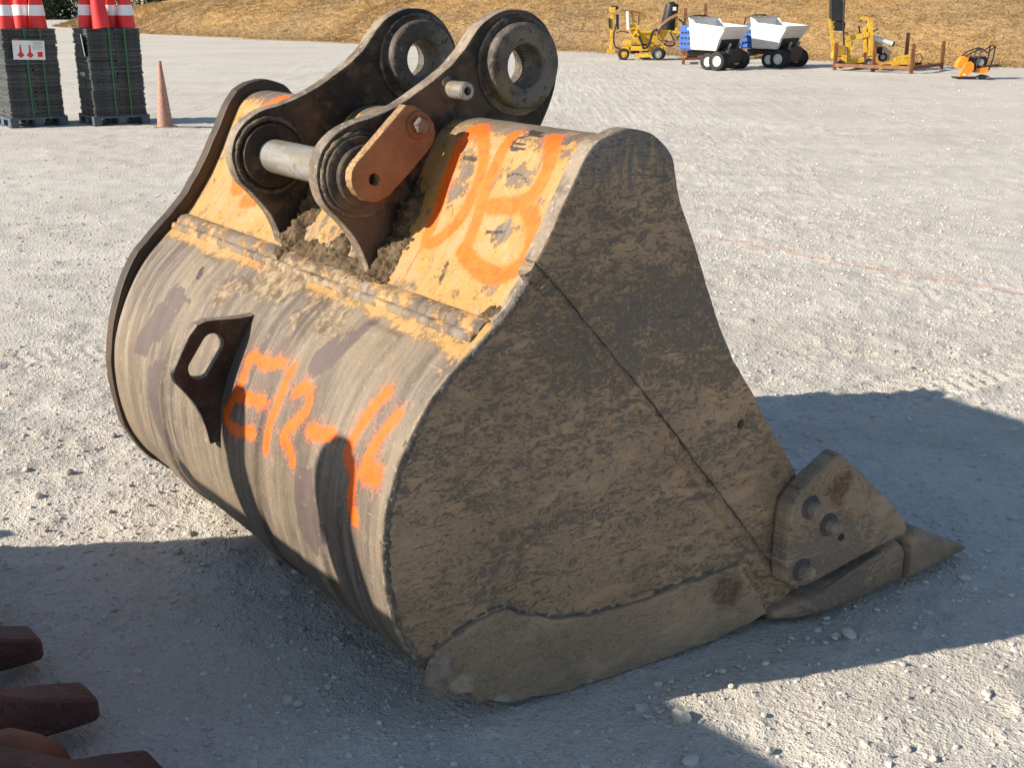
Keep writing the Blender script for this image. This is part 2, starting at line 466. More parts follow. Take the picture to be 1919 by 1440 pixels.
GROUND = mat_ground(); STONE = mat_stone(); SKIN = mat_shell()
SIDE_A = mat_side('front_side_steel', True, amount=.055); SIDE_B = mat_side('rear_side_steel', False, amount=.03)
SIDE_W = mat_side('wear_plate_steel', False, (.315, .235, .155), (.17, .13, .095), -.04, spots=[(.60, .135, .055, (.10, .058, .04)), (-.035, .024, .028, (.42, .37, .32)), (.20, .004, .016, (.45, .4, .35)), (-.13, .10, .03, (.36, .30, .24))]); CUTM = mat_side('cutter_steel', False, (.275, .205, .14), (.095, .082, .072), -.02, spots=[(.885, .355, .055, (.11, .05, .028)), (.95, .30, .04, (.34, .27, .22)), (1.05, .28, .04, (.36, .29, .23))])
SCUFF = mat_side('burnished_band', False, (.105, .095, .092), (.055, .055, .06))
KNOB2 = simple('grey_weld_spatter', (.135, .112, .092), .75, .45, 30, bump=.7, dirt=(.26, .225, .19), dirt_amt=.4)
KNOB = simple('pale_scraped_weld', (.24, .195, .15), .75, .35, 25, bump=.6, dirt=(.36, .32, .27), dirt_amt=.3); FARM = mat_rust('brown_far_plate', (.085, .052, .030), (.045, .032, .024))
DARK = mat_steel_dark(); EDGE = mat_edge(); RUST = mat_rust(); BOSS = mat_boss(); PIN = mat_pin(); MUD = mat_mud()
LINK = mat_rust('rusty_link_steel', (.265, .135, .058), (.175, .082, .036)); LINKEDGE = simple('link_worn_edge', (.36, .22, .10), .6, .35, 20, dirt=(.2, .1, .05))
WELD = simple('dirty_weld', (.40, .27, .12), .6, .4, 30, bump=.5, dirt=(.14, .09, .05), dirt_amt=.6)
HILL = mat_hill(); GRASS = mat_grass()
YEL = simple('yellow_machine_paint', (.78, .47, .035), .45, .2, 6, dirt=(.30, .17, .05), dirt_amt=.45)
BLK = simple('black_rubber', (.022, .022, .023), .75, .3, 10)
BLKM = simple('black_machine_paint', (.018, .018, .02), .5, .3, 8)
WHT = simple('white_moulded_plastic', (.76, .745, .71), .5, .06, 5, dirt=(.55, .51, .45), dirt_amt=.35)
BLU = simple('blue_engine_cover', (.02, .10, .42), .45, .15, 6)
GREY = simple('grey_metal', (.35, .35, .36), .4, .2, 10, metal=.4)
CREAM = simple('cream_paint', (.66, .60, .46), .5, .1, 6)
ORG = simple('orange_compactor_paint', (.82, .26, .02), .45, .12, 7)
HOSE = simple('dusty_hose_rubber', (.24, .125, .085), .7, .2, 10)
REDP = simple('red_cone_plastic', (.72, .035, .035), .45, .10, 6)
WBAND = simple('white_reflective_band', (.82, .82, .82), .4, .05, 8)
FADED = simple('faded_orange_cone_plastic', (.40, .185, .125), .8, .14, 9, dirt=(.45, .31, .25), dirt_amt=.6)
BASE = simple('black_rubber_base', (.047, .052, .053), .65, .35, 7, dirt=(.095, .098, .096), dirt_amt=.4)
BASEL = simple('grey_rubber_base', (.070, .076, .077), .6, .3, 7, dirt=(.15, .15, .145), dirt_amt=.4)
PALM = simple('blue_grey_pallet_plastic', (.075, .10, .125), .6, .2, 7)
STRAP = simple('green_strapping', (.035, .13, .055), .4, .15, 9)
SIGNW = simple('sign_white', (.80, .80, .80), .4, .03, 5); SIGNR = simple('sign_red', (.62, .03, .025), .45, .1, 5); SIGNG = simple('sign_green', (.02, .08, .05), .45, .1, 5); SIGNK = simple('sign_grey_print', (.35, .35, .37), .5, .1, 5)
CORD = simple('red_cord', (.42, .22, .16), .8, .2, 20)
BROWN = NT('maroon_brown_paint')
def _brown():
    t = BROWN; v = t.co(); n = t.noise(v, 5, 6, .6); f = t.noise(v, 60, 5, .65)
    c = t.mix(t.ramp(n, .35, .65), (.085, .036, .030), (.14, .062, .048))
    c = t.mix(t.ramp(f, .54, .70, 0, .7), c, (.05, .025, .022))
    c = t.mix(t.ramp(t.noise(v, 20, 6, .7), .58, .66, 0, .6), c, (.22, .13, .10))
    return t.out(c, .62, t.bump(t.math('ADD', f, t.math('MULTIPLY', n, 2.)), .9, .008), 0, .4)
BROWN = _brown()
BARK = simple('bark', (.10, .075, .055), .9, .3, 12, bump=.5)
LEAFA = mat_leaf('dark_leaves', (.02, .035, .014), (.055, .085, .032)); LEAFB = mat_leaf('olive_leaves', (.03, .045, .02), (.075, .095, .045))

# ------------------------------------------------------------------ ground
TRACKS = [  # (points, width, tread pitch, depth) of tyre tracks pressed into the gravel
    ([(-4.6, 6.3), (-3.0, 6.75), (-2.1, 7.2), (-1.0, 8.2)], .36, .085, .022),
    ([(-4.6, 5.5), (-3.0, 5.75), (-1.7, 6.3), (-.7, 7.4)], .30, .08, .018),
    ([(-3.6, 4.3), (-2.4, 4.9), (-1.4, 5.3), (-.9, 6.2)], .26, .07, .014),
    ([(.35, 1.72), (1.0, 1.98), (1.9, 2.45), (3.0, 3.1)], .24, .06, .014),
    ([(.75, 1.62), (1.35, 1.8), (2.2, 2.15), (3.4, 2.9)], .20, .055, .012),
    ([(1.2, 4.3), (2.0, 4.9), (3.2, 5.6), (5, 6.4)], .34, .08, .016),
    ([(-1.6, 3.0), (-.95, 3.45), (-.55, 3.7), (-.2, 4.0)], .2, .05, .008),
]
def gheight(x, y):
    h = (fbm(x * 1.1, y * 1.1, 4, 3) - .47) * .035 + (fbm(x * 7, y * 7, 4, 11) - .47) * .026
    lump = fbm(x * 24, y * 24, 3, 21)
    h = h + np.clip(lump - .48, 0, 1) * .042
    rg = np.abs(fbm(x * 3.3 + 5, y * 3.3, 4, 31) - .47)
    h = h - sstep(.03, .0, rg) * .008 * sstep(.45, .6, fbm(x * .8, y * .8, 2, 41))
    for pts, w, pitch, dep in TRACKS:
        P = catmull(pts, 8); best = np.full(np.shape(x), 9.); along = np.zeros(np.shape(x)); lat = np.zeros(np.shape(x)); acc = 0
        bx0, by0 = P.min(0) - w; bx1, by1 = P.max(0) + w
        m = (x > bx0) & (x < bx1) & (y > by0) & (y < by1)
        if not np.any(m): continue
        xm, ym = x[m], y[m]; b = np.full(xm.shape, 9.); al = np.zeros(xm.shape); la = np.zeros(xm.shape)
        for i in range(len(P) - 1):
            e = P[i + 1] - P[i]; L = np.linalg.norm(e); e = e / L
            qx, qy = xm - P[i][0], ym - P[i][1]
            tt = np.clip(qx * e[0] + qy * e[1], 0, L); dx, dy = qx - tt * e[0], qy - tt * e[1]; dd = np.hypot(dx, dy)
            k = dd < b; b[k] = dd[k]; al[k] = acc + tt[k]; la[k] = (qx * -e[1] + qy * e[0])[k]; acc += L
        band = sstep(w / 2 + .03, w / 2 - .03, b); tread = np.sin((al + np.abs(la) * .5) * 2 * math.pi / pitch)
        patchy = sstep(.30, .46, fbm(xm * 1.7, ym * 1.7, 2, 51))
        hm = h[m] * (1 - .45 * band * patchy) + band * patchy * dep * (.7 * sstep(-.3, .5, tread) - .75) + sstep(w / 2 + .06, w / 2, b) * sstep(w / 2 - .05, w / 2, b) * dep * .6
        h[m] = hm
    return h

def lines(parts):
    out = []
    for a, b, st in parts: out += list(np.arange(a, b - 1e-9, st))
    return np.array(out)
gx = lines([(-300, -60, 30), (-60, -12, 3), (-12, -5, .14), (-5, -2.2, .045), (-2.2, 2.9, .0165), (2.9, 6, .045), (6, 13, .14), (13, 60, 3), (60, 301, 30)])
gy = lines([(-40, -2, 4), (-2, 1.2, .2), (1.2, 5.2, .0165), (5.2, 9, .03), (9, 16, .07), (16, 40, .3), (40, 100, 4), (100, 500, 40)])
X, Y = np.meshgrid(gx, gy)
Z = gheight(X, Y) * sstep(60, 20, np.hypot(X, Y))
bx_, by_ = X - .0006, Y - 2.328
ca, sa = math.cos(R(36.5)), math.sin(R(36.5))
bf, bl = bx_ * ca + by_ * sa, -bx_ * sa + by_ * ca
foot = sstep(-.12, .05, bf) * sstep(1.62, 1.45, bf) * sstep(-.35, -.1, bl) * sstep(1.95, 1.6, bl)
Z = Z * (1 - .6 * foot) - .004 * foot
nx, ny = len(gx), len(gy)
me = bpy.data.meshes.new('ground')
idx = np.arange(nx * ny).reshape(ny, nx)
quads = np.stack([idx[:-1, :-1], idx[:-1, 1:], idx[1:, 1:], idx[1:, :-1]], -1).reshape(-1, 4)
def grid_mesh(me, co, quads):
    me.vertices.add(len(co)); me.vertices.foreach_set('co', np.ascontiguousarray(co, dtype=np.float32).ravel())
    me.loops.add(quads.size); me.loops.foreach_set('vertex_index', quads.ravel().astype(np.int32))
    me.polygons.add(len(quads)); me.polygons.foreach_set('loop_start', np.arange(0, quads.size, quads.shape[1], dtype=np.int32))
    me.polygons.foreach_set('use_smooth', np.ones(len(quads), dtype=bool))
    me.update(calc_edges=True); me.validate()
grid_mesh(me, np.stack([X, Y, Z], -1).reshape(-1, 3), quads)
ground = tag(link_mesh('ground', me, GROUND), 'pale compacted gravel yard with tyre tracks and loose stones', 'ground', kind='structure')

# icosahedron template for stones
t_ = (1 + 5 ** .5) / 2
ICO_V = np.array([(-1, t_, 0), (1, t_, 0), (-1, -t_, 0), (1, -t_, 0), (0, -1, t_), (0, 1, t_), (0, -1, -t_), (0, 1, -t_), (t_, 0, -1), (t_, 0, 1), (-t_, 0, -1), (-t_, 0, 1)]) / math.hypot(1, t_)
ICO_F = np.array([(0, 11, 5), (0, 5, 1), (0, 1, 7), (0, 7, 10), (0, 10, 11), (1, 5, 9), (5, 11, 4), (11, 10, 2), (10, 7, 6), (7, 1, 8), (3, 9, 4), (3, 4, 2), (3, 2, 6), (3, 6, 8), (3, 8, 9), (4, 9, 5), (2, 4, 11), (6, 2, 10), (8, 6, 7), (9, 8, 1)])
def in_bucket(x, y):
    f = (x - .0006) * ca + (y - 2.328) * sa; l = -(x - .0006) * sa + (y - 2.328) * ca
    return (f > -.1) & (f < .95) & (l > -.13) & (l < 1.7)
px_, py_, sz_ = [], [], []
def scatter(n, y0, y1, s0, s1, powr, half=.52, clump=True):
    y = y0 + (y1 - y0) * rng.random(n) ** .8
    x = (rng.random(n) * 2 - 1) * half * y
    s = s0 * (s1 / s0) ** (rng.random(n) ** powr)
    if clump:
        k = fbm(x * 1.6, y * 1.6, 3, 77) + rng.random(n) * .25 > .52
        x, y, s = x[k], y[k], s[k]
    k = ~in_bucket(x, y)
    px_.append(x[k]); py_.append(y[k]); sz_.append(s[k])
scatter(20000, 1.55, 5.2, .0014, .0075, 2.1)
scatter(3500, 1.55, 5.2, .0035, .011, 2.6, clump=False)
scatter(20000, 5.0, 10, .003, .011, 2.2)
scatter(16000, 9.5, 24, .004, .013, 2.4, .48)
sx, sy, ss = map(np.concatenate, (px_, py_, sz_)); ns = len(sx)
rot = rng.random(ns) * 2 * math.pi
def rand_scale(lo, hi): return lo + (hi - lo) * rng.random(ns)
V = ICO_V[None] * (1 + .28 * (rng.random((ns, 12, 1)) - .5)) * np.stack([rand_scale(.8, 1.5), rand_scale(.7, 1.1), rand_scale(.5, .85)], -1)[:, None]
c_, s_ = np.cos(rot)[:, None], np.sin(rot)[:, None]
V = np.stack([V[..., 0] * c_ - V[..., 1] * s_, V[..., 0] * s_ + V[..., 1] * c_, V[..., 2]], -1) * ss[:, None, None]
V += np.stack([sx, sy, gheight(sx, sy) + ss * .15], -1)[:, None]
me = bpy.data.meshes.new('gravel')
Fc = (ICO_F[None] + (np.arange(ns) * 12)[:, None, None]).reshape(-1, 3)
grid_mesh(me, V.reshape(-1, 3), Fc)
me.polygons.foreach_set('use_smooth', np.zeros(len(me.polygons), dtype=bool))
at = me.attributes.new('tone', 'FLOAT', 'POINT'); at.data.foreach_set('value', np.repeat(rng.random(ns), 12).astype(np.float32))
tag(link_mesh('gravel', me, STONE), 'loose grey and cream gravel strewn over the yard', 'gravel', kind='stuff')
# the larger stones one can pick out, each its own piece of the ground
stone_meshes = []
for k in range(8):
    bm = bmesh.new(); bmesh.ops.create_icosphere(bm, subdivisions=2, radius=1)
    for v in bm.verts:
        v.co *= 1 + .35 * mnoise.noise(v.co * 1.3 + Vector((k * 7, 0, 0))) + .12 * mnoise.noise(v.co * 3.1 + Vector((k * 5, 1, 0)))
        v.co = Vector((v.co.x * 1.2, v.co.y * .9, v.co.z * .68))
    m2 = bpy.data.meshes.new('stone'); bm.to_mesh(m2); bm.free()
    m2.materials.append(STONE); a2 = m2.attributes.new('tone', 'FLOAT', 'POINT'); a2.data.foreach_set('value', [random.uniform(.35, .9)] * len(m2.vertices)); stone_meshes.append(m2)
spots = [(-.585, 2.98, .021), (-.66, 3.02, .017), (-.60, 2.86, .013), (.37, 2.28, .023), (.335, 2.42, .011), (.83, 2.63, .017), (.80, 2.635, .012), (-.50, 2.36, .017), (-.48, 2.345, .013), (.05, 2.10, .014), (.37, 2.13, .019), (.30, 2.30, .012)]
while len(spots) < 100:
    y = random.uniform(1.75, 4.6); x = random.uniform(-.5, .5) * y
    if not in_bucket(np.array(x), np.array(y)): spots.append((x, y, random.choice([.008, .009, .011, .012, .015])))
for i, (x, y, s) in enumerate(spots):
    o = bpy.data.objects.new('stone', stone_meshes[i % 8]); col.objects.link(o); o.parent = ground
    o.location = (x, y, float(gheight(np.array([x]), np.array([y]))[0]) + s * .25)
    o.rotation_euler = (random.uniform(-.3, .3), random.uniform(-.3, .3), random.uniform(0, 6.3)); o.scale = (s * random.uniform(.8, 1.2), s * random.uniform(.8, 1.2), s)

# ------------------------------------------------------------------ dry grass hill
HB = np.array([(-27.95, 75.45), (-17.24, 58.58), (-6.29, 46.03), (1.47, 38.4), (5.16, 35.0), (9.01, 31.5), (11.81, 28.9), (18, 21.5), (30, 8), (60, -25)])
hseg = np.concatenate([[0], np.cumsum(np.linalg.norm(np.diff(HB, axis=0), axis=1))])
HN = np.array([.76, .65])
def hill_pt(t, d):
    bx = np.interp(t, hseg, HB[:, 0]); by = np.interp(t, hseg, HB[:, 1])
    wob = (fbm(t * .35, t * 0 + 1.5, 3, 61) - .45) * 1.2
    x = bx + HN[0] * (d + wob); y = by + HN[1] * (d + wob)
    cap = np.clip(1.0 + .2 * t, .5, 9)
    dd = np.maximum(d, 0)
    h = cap * (1 - np.exp(-(.42 * dd * sstep(-1.5, 2.5, d)) / cap))
    h = h + (fbm(x * .5, y * .5, 4, 71) - .45) * .22 * sstep(0, 1.5, d) + (fbm(x * 3, y * 3, 3, 73) - .45) * .10 * sstep(0, .8, d)
    h = np.where(d < 0, -.05 + .05 * sstep(-1, 0, d), h)
    return x, y, h
ht = lines([(0, 30, .5), (30, 66, .14), (66, 140, .8)]); hd = lines([(-.6, 6, .12), (6, 30, 1), (30, 41, 5)])
T2, D2 = np.meshgrid(ht, hd); hx, hy, hz = hill_pt(T2, D2)
me = bpy.data.meshes.new('hill'); idx = np.arange(T2.size).reshape(T2.shape)
grid_mesh(me, np.stack([hx, hy, hz], -1).reshape(-1, 3), np.stack([idx[:-1, :-1], idx[:-1, 1:], idx[1:, 1:], idx[1:, :-1]], -1).reshape(-1, 4))
tag(link_mesh('hill', me, HILL), 'straw coloured grassy bank rising behind the yard', 'hill', kind='structure')
# tufts
def tufts(n, t0, t1, d0, d1, hgt, power=1.0):
    t = t0 + (t1 - t0) * rng.random(n); d = d0 + (d1 - d0) * rng.random(n) ** power
    return t, d, hgt * (.5 + rng.random(n))
TT = [tufts(40000, 34, 66, .1, 4.2, .06), tufts(16000, 14, 36, .1, 5, .09), tufts(6000, 0, 16, .1, 4, .17), tufts(3500, 30, 66, -.9, .6, .06)]
t, d, hh = map(np.concatenate, zip(*TT)); n = len(t); x, y, z = hill_pt(t, d); z = np.maximum(z, -.01)
nb = 6
ang = rng.random((n, nb)) * 2 * math.pi; lean = .6 + .8 * rng.random((n, nb)); L = hh[:, None] * (.6 + .7 * rng.random((n, nb)))
bx = x[:, None] + (rng.random((n, nb)) - .5) * .16; by = y[:, None] + (rng.random((n, nb)) - .5) * .16; bz = np.repeat(z[:, None], nb, 1) - .01
w = (.0045 + .006 * rng.random((n, nb)))
dx, dy = np.cos(ang), np.sin(ang)
p0 = np.stack([bx - dy * w, by + dx * w, bz], -1); p1 = np.stack([bx + dy * w, by - dx * w, bz], -1)
p2 = np.stack([bx + dx * L * np.sin(lean), by + dy * L * np.sin(lean), bz + L * np.cos(lean)], -1)
V = np.stack([p0, p1, p2], 2).reshape(-1, 3)
me = bpy.data.meshes.new('dry_grass'); grid_mesh(me, V, np.arange(len(V)).reshape(-1, 3))
tone = np.clip(np.repeat((fbm(x * .5, y * .5, 4, 81)[:, None] - .45) * 2.4 + .5 + (rng.random((n, nb)) - .5) * .5, 3, 1), 0, 1)
me.attributes.new('tone', 'FLOAT', 'POINT').data.foreach_set('value', tone.ravel().astype(np.float32))
tag(link_mesh('dry_grass', me, GRASS), 'matted dry straw grass covering the bank', 'grass', kind='stuff')

# ------------------------------------------------------------------ excavator buckets (local axes: x towards the teeth, y across to the far side, z up)
TD = .10645
ZL = .02
OUT = catmull([(0.425, 1.03), (0.40, 1.09), (0.389, 1.132), (0.376, 1.172), (0.352, 1.203), (0.314, 1.225), (0.261, 1.233), (0.208, 1.221), (0.168, 1.191), (0.141, 1.149), (0.110, 1.093), (0.076, 1.029), (0.046, 0.980), (0.016, 0.940), (-0.014, 0.902), (-0.068, 0.850), (-0.122, 0.805), (-0.181, 0.750), (-0.229, 0.683), (-0.266, 0.611), (-0.292, 0.537), (-0.304, 0.471), (-0.307, 0.415), (-0.302, 0.34), (-0.284, 0.25), (-0.250, 0.175), (-0.203, 0.115), (-0.140, 0.062), (-0.076, 0.022), (0.0, -0.003), (.12, -.014), (.28, -.016), (.44, -.016), (.6, -.015), (.75, -.014), (.86, -.014)], 8) + [0, ZL]
tg = np.gradient(OUT, axis=0); tg /= np.linalg.norm(tg, axis=1)[:, None]
NIN = np.stack([-tg[:, 1], tg[:, 0]], 1)
SHELL = OUT + NIN * np.where(OUT[:, 1] > .89, .018, .009)[:, None]
SS = np.concatenate([[0], np.cumsum(np.linalg.norm(np.diff(SHELL, axis=0), axis=1))]) - .065
def shell_at(s, l, off=0.):
    f = np.interp(s, SS, SHELL[:, 0]); z = np.interp(s, SS, SHELL[:, 1]); a = np.interp(s, SS, NIN[:, 0]); b = np.interp(s, SS, NIN[:, 1])
    return f - a * off, z - b * off
FRONT = [(.453, .992), (.487, .905), (.532, .802), (.576, .72), (.629, .647), (.685, .557), (.742, .479), (.791, .406), (.825, .30), (.845, .09)]
EAR = [(-0.025, 0.887), (-0.034, 0.924), (-0.056, 0.972), (-0.093, 1.02), (-0.129, 1.058), (-0.144, 1.089), (-0.150, 1.125), (-0.146, 1.154), (-0.137, 1.175), (-0.124, 1.194), (-0.103, 1.214), (-0.074, 1.23), (-0.044, 1.24), (-0.006, 1.248), (0.032, 1.259), (0.072, 1.275), (0.111, 1.294), (0.153, 1.318), (0.206, 1.351), (0.243, 1.383), (0.267, 1.411), (0.293, 1.440), (0.327, 1.464), (0.36, 1.476), (0.399, 1.481), (0.441, 1.475), (0.48, 1.455), (0.511, 1.42), (0.530, 1.384), (0.535, 1.350), (0.528, 1.31), (0.515, 1.266), (0.497, 1.229), (0.477, 1.193)]
EAR = [(a + .008, b) for a, b in EAR]
EAR_IN = [(.43, 1.13), (.33, 1.20), (.26, 1.205), (.20, 1.19), (.14, 1.10), (.07, .985), (.0, .90), (-.02, .88)]
EYE, EYE_R = (.413, 1.349), .0525
PINC = (-.036, 1.122)
SEAM = [(.053, 1.002), (.126, .921), (.323, .692), (.567, .385), (.813, .085)]
CUTTER = [(0.876, 0.45), (0.897, 0.438), (0.974, 0.372), (1.048, 0.305), (1.097, 0.261), (1.134, 0.214), (1.147, 0.187), (1.14, 0.169), (1.103, 0.166), (1.059, 0.160), (0.966, 0.142), (0.851, 0.118), (0.794, 0.112), (0.754, 0.122), (0.730, 0.140), (0.722, 0.198), (0.724, 0.266), (0.727, 0.323), (0.735, 0.353), (0.757, 0.378), (0.805, 0.412)]
WEAR = [(-0.215, 0.150), (-0.191, 0.200), (-0.113, 0.232), (-0.048, 0.251), (-0.008, 0.243), (0.046, 0.214), (0.129, 0.185), (0.23, 0.172), (0.334, 0.172), (0.457, 0.182), (0.635, 0.192), (0.703, 0.093), (0.734, 0.032), (0.648, 0.016), (0.606, 0.010), (0.548, 0.002), (0.419, -.001), (0.341, -0.004), (0.264, -.003), (0.132, -0.002), (-0.008, 0.018), (-0.089, 0.045), (-0.108, 0.072), (-0.14, 0.082), (-0.178, 0.110)]

def near_map(off): return lambda f, z, k: (f, -TD * f + off - k, z)
def straight_map(l): return lambda f, z, k: (f, l - k, z)
def far_map(W, off): return lambda f, z, k: (f, W + TD * f + off - k, z)

def tooth_parts(root, l, M, style):
    "adapter and tooth pointing along +x at lateral position l (measured at the lip)"
    sq = [(-1, -1), (-.6, -1.0), (.6, -1.0), (1, -1), (1.0, -.6), (1.0, .6), (1, 1), (.6, 1.0), (-.6, 1.0), (-1, 1), (-1.0, .6), (-1.0, -.6)]
    def ring(f, zc, hw, hh, r=.86, dl=0):
        return [(f, l + dl + hw * a * (r if abs(a) == 1 and abs(b) == 1 else 1), zc + hh * b * (r if abs(a) == 1 and abs(b) == 1 else 1)) for a, b in sq]
    if style == 'spade':
        m = MB().loft([ring(.74, .028, .030, .012, dl=.05), ring(.80, .036, .044, .022, dl=.03), ring(.87, .052, .050, .040, dl=.012), ring(.98, .074, .050, .056), ring(1.08, .084, .052, .062), ring(1.14, .085, .055, .062), ring(1.160, .078, .052, .052), ring(1.166, .075, .034, .030), ring(1.19, .074, .030, .028)])
        ad = m.build('adapter', M['cut'], root, 50)
        MB().tube([(.83, l - .056, .10), (.95, l - .055, .122), (1.06, l - .056, .140)], .008, 6, jit=.3).build('weld', M['cut'], ad, 60)
        m = MB().loft([ring(1.180, .075, .040, .036), ring(1.182, .080, .060, .058), ring(1.200, .090, .062, .072), ring(1.222, .090, .061, .074), ring(1.25, .083, .058, .066), ring(1.31, .066, .053, .046), ring(1.39, .047, .046, .027), ring(1.45, .035, .040, .013), ring(1.474, .028, .036, .006)])
        m.build('tooth', M['tooth'], root, 50)
    else:
        def wr(f, zb, zt, hw, top=.8): return [(f, l - hw, zb + .012), (f, l - hw * .8, zb), (f, l + hw * .8, zb), (f, l + hw, zb + .012), (f, l + hw, zb + (zt - zb) * .62), (f, l + hw * top, zt - .006), (f, l + hw * top * .8, zt), (f, l - hw * top * .8, zt), (f, l - hw * top, zt - .006), (f, l - hw, zb + (zt - zb) * .62)]
        MB().loft([wr(.78, .02, .10, .060), wr(.86, .02, .19, .064), wr(.97, .03, .265, .066), wr(1.06, .04, .27, .066), wr(1.085, .06, .24, .052)]).build('adapter', M['cut'], root, 25)
        tt = MB().loft([wr(1.07, .07, .22, .050), wr(1.078, .035, .285, .070), wr(1.13, .03, .270, .073), wr(1.20, .032, .232, .070, .78), wr(1.255, .042, .196, .060, .74), wr(1.295, .050, .172, .050, .78), wr(1.325, .052, .160, .050, .88), wr(1.37, .050, .146, .056, .95), wr(1.42, .048, .128, .060, .97), wr(1.470, .048, .112, .061, .97), wr(1.478, .052, .106, .056, .97)]).build('tooth', M['tooth'], root, 25)
        MB().lathe((1.15, l - .0735, .115), (0, 1, 0), [(.018, 0), (.018, -.006), (.013, -.006), (.013, 0)], 16).build('pin_hole', M['dark'], tt)

def build_bucket(root, W, M, step, teeth, style, ears=(.538, .99), paint=None, ear_up=0.):
    EYE = (globals()['EYE'][0], globals()['EYE'][1] + ear_up)
    # -- back skin, one sheet rolled from the top lip round to the floor
    s = np.arange(SS[0], SS[-1] + 1e-6, step); s = np.linspace(SS[0], SS[-1], len(s)); nl = int(W / step)
    u = np.linspace(0, 1, nl)
    Sg, Ug = np.meshgrid(s, u, indexing='ij')
    f0, z0 = shell_at(Sg, 0); l0 = -TD * f0 + .028 - .025 * sstep(.52, .58, Sg); l1 = W + TD * f0 - .045
    Lg = l0 + (l1 - l0) * Ug
    disp = (fbm(Lg * 5, Sg * 5, 3, 5) - .45) * .006 + (fbm(Lg * 22, Sg * 14, 3, 6) - .45) * .0018
    for a, b in ((.270, .405), (.60, .70), (1.195, 1.315)):
        drift = (Sg - 1.1) * .09
        disp = disp + .007 * sstep(a - .003, a + .003, Lg - drift) * sstep(b + .003, b - .003, Lg - drift) * sstep(.77, .79, Sg) * sstep(1.72, 1.70, Sg)
    F, Zc = shell_at(Sg, 0, disp)
    co = np.stack([F, Lg, Zc], -1)
    idx = np.arange(Sg.size).reshape(Sg.shape)
    quads = np.stack([idx[:-1, :-1], idx[:-1, 1:], idx[1:, 1:], idx[1:, :-1]], -1).reshape(-1, 4)
    # inner skin, coarser
    si = np.linspace(SS[0], SS[-1], 60); Si, Ui = np.meshgrid(si, np.array([0., .5, 1.]), indexing='ij')
    fi, zi = shell_at(Si, 0, -.024); ci = np.stack([fi, (-TD * fi + .028) + (W + 2 * TD * fi - .073) * Ui, zi], -1)
    ii = np.arange(Si.size).reshape(Si.shape) + Sg.size
    q2 = np.stack([ii[:-1, :-1], ii[1:, :-1], ii[1:, 1:], ii[:-1, 1:]], -1).reshape(-1, 4)
    ends = np.array([[idx[0, 0], ii[0, 0], ii[0, 2], idx[0, -1]], [idx[-1, 0], idx[-1, -1], ii[-1, 2], ii[-1, 0]]])
    me = bpy.data.meshes.new('back_skin'); allq = np.vstack([quads, q2, ends])
    allco = np.vstack([co.reshape(-1, 3), ci.reshape(-1, 3)])
    grid_mesh(me, allco, allq)
    uvs = np.zeros((len(allco), 2), np.float32); uvs[:Sg.size, 0] = Lg.ravel(); uvs[:Sg.size, 1] = Sg.ravel()
    uvl = me.uv_layers.new(name='skin'); uvl.data.foreach_set('uv', uvs[allq.ravel()].ravel())
    if paint:
        for k, v in paint(Lg, Sg).items():
            arr = np.zeros(len(allco), np.float32); arr[:Sg.size] = v.ravel()
            me.attributes.new(k, 'FLOAT', 'POINT').data.foreach_set('value', arr)
    bm = bmesh.new(); bm.from_mesh(me); bmesh.ops.recalc_face_normals(bm, faces=bm.faces[:]); bm.to_mesh(me); bm.free()
    link_mesh('back_skin', me, M['skin'], root, True)
    # closing plate of the torque tube, inside the mouth
    MB().box((.265, W / 2, 1.03), (.26, W - .08, .02)).build('tube_plate', M['side_b'], root)
    # cross bar below the ears
    rings = []
    for k, l in enumerate(np.linspace(.032, W - .05, 120)):
        q = []
        for (ds, of) in ((.668, .0), (.671, .003), (.690, .005), (.706, .005), (.709, .002), (.716, .002), (.719, .007), (.726, .009), (.734, .006), (.739, .0)):
            j = .0013 * mnoise.noise(Vector((l * 45, ds * 90, 0)))
            f, z = shell_at(ds + j, 0, of + j); q.append((float(f), l, float(z)))
        rings.append(q)
    cb = MB().loft(rings).build('cross_bar', M['skin'] if paint else M['weld'], root, 40)
    if paint:
        nv_ = len(cb.data.vertices); lv = np.array([v.co.y for v in cb.data.vertices]); kz = np.arange(nv_) % 9
        mid_ = sstep(.50, .56, lv) * sstep(1.05, .98, lv)
        for nm, vv in (('yellow', np.where(kz > 4, .56, .30) + 0 * lv), ('mud', .06 + .5 * mid_ + .10 * (kz < 4)), ('pale', 0 * lv + .2), ('orange', 0 * lv), ('maroon', 0 * lv), ('ink', 0 * lv)):
            cb.data.attributes.new(nm, 'FLOAT', 'POINT').data.foreach_set('value', vv.astype(np.float32))
        ul = cb.data.uv_layers.new(name='skin'); vi = np.zeros(len(cb.data.loops), np.int32); cb.data.loops.foreach_get('vertex_index', vi)
        ul.data.foreach_set('uv', np.stack([lv[vi], .66 + kz[vi] * .01], -1).ravel().astype(np.float32))
    # -- near side
    split = int(np.argmin(np.abs(OUT[:, 1] - 1.002) + np.abs(OUT[:, 0] - .053)))
    upper = [tuple(p) for p in OUT[:split + 1][::-1][::2]]
    front = upper + FRONT + [(.835, .07), (.813, .078)] + SEAM[::-1][1:-1]
    rear = [tuple(p) for p in (OUT + NIN * .015)[split:][::2]] + [(.86, .0), (.84, .06)] + SEAM[::-1][:-1]
    hole = circle((.611, .559), .0115, 16)
    sp = plate('side_plate', ragged(front, .03, .003, 3), [hole], .045, .005, near_map(.0145), [M['side_a'], M['edge']], root, 1)
    plate('side_plate', ragged(rear, .02, .005, 5), [], .034, .004, near_map(.018), [M['side_b'], M['edge']], root, 1)
    MB().cyl((.724, -TD * .724 - .003, .41), (.724, -TD * .724 - .022, .41), .010, .008, 10).build('bolt', M['cut'], sp, 40)
    bead = []; rad = []
    SP = catmull(SEAM, 24)
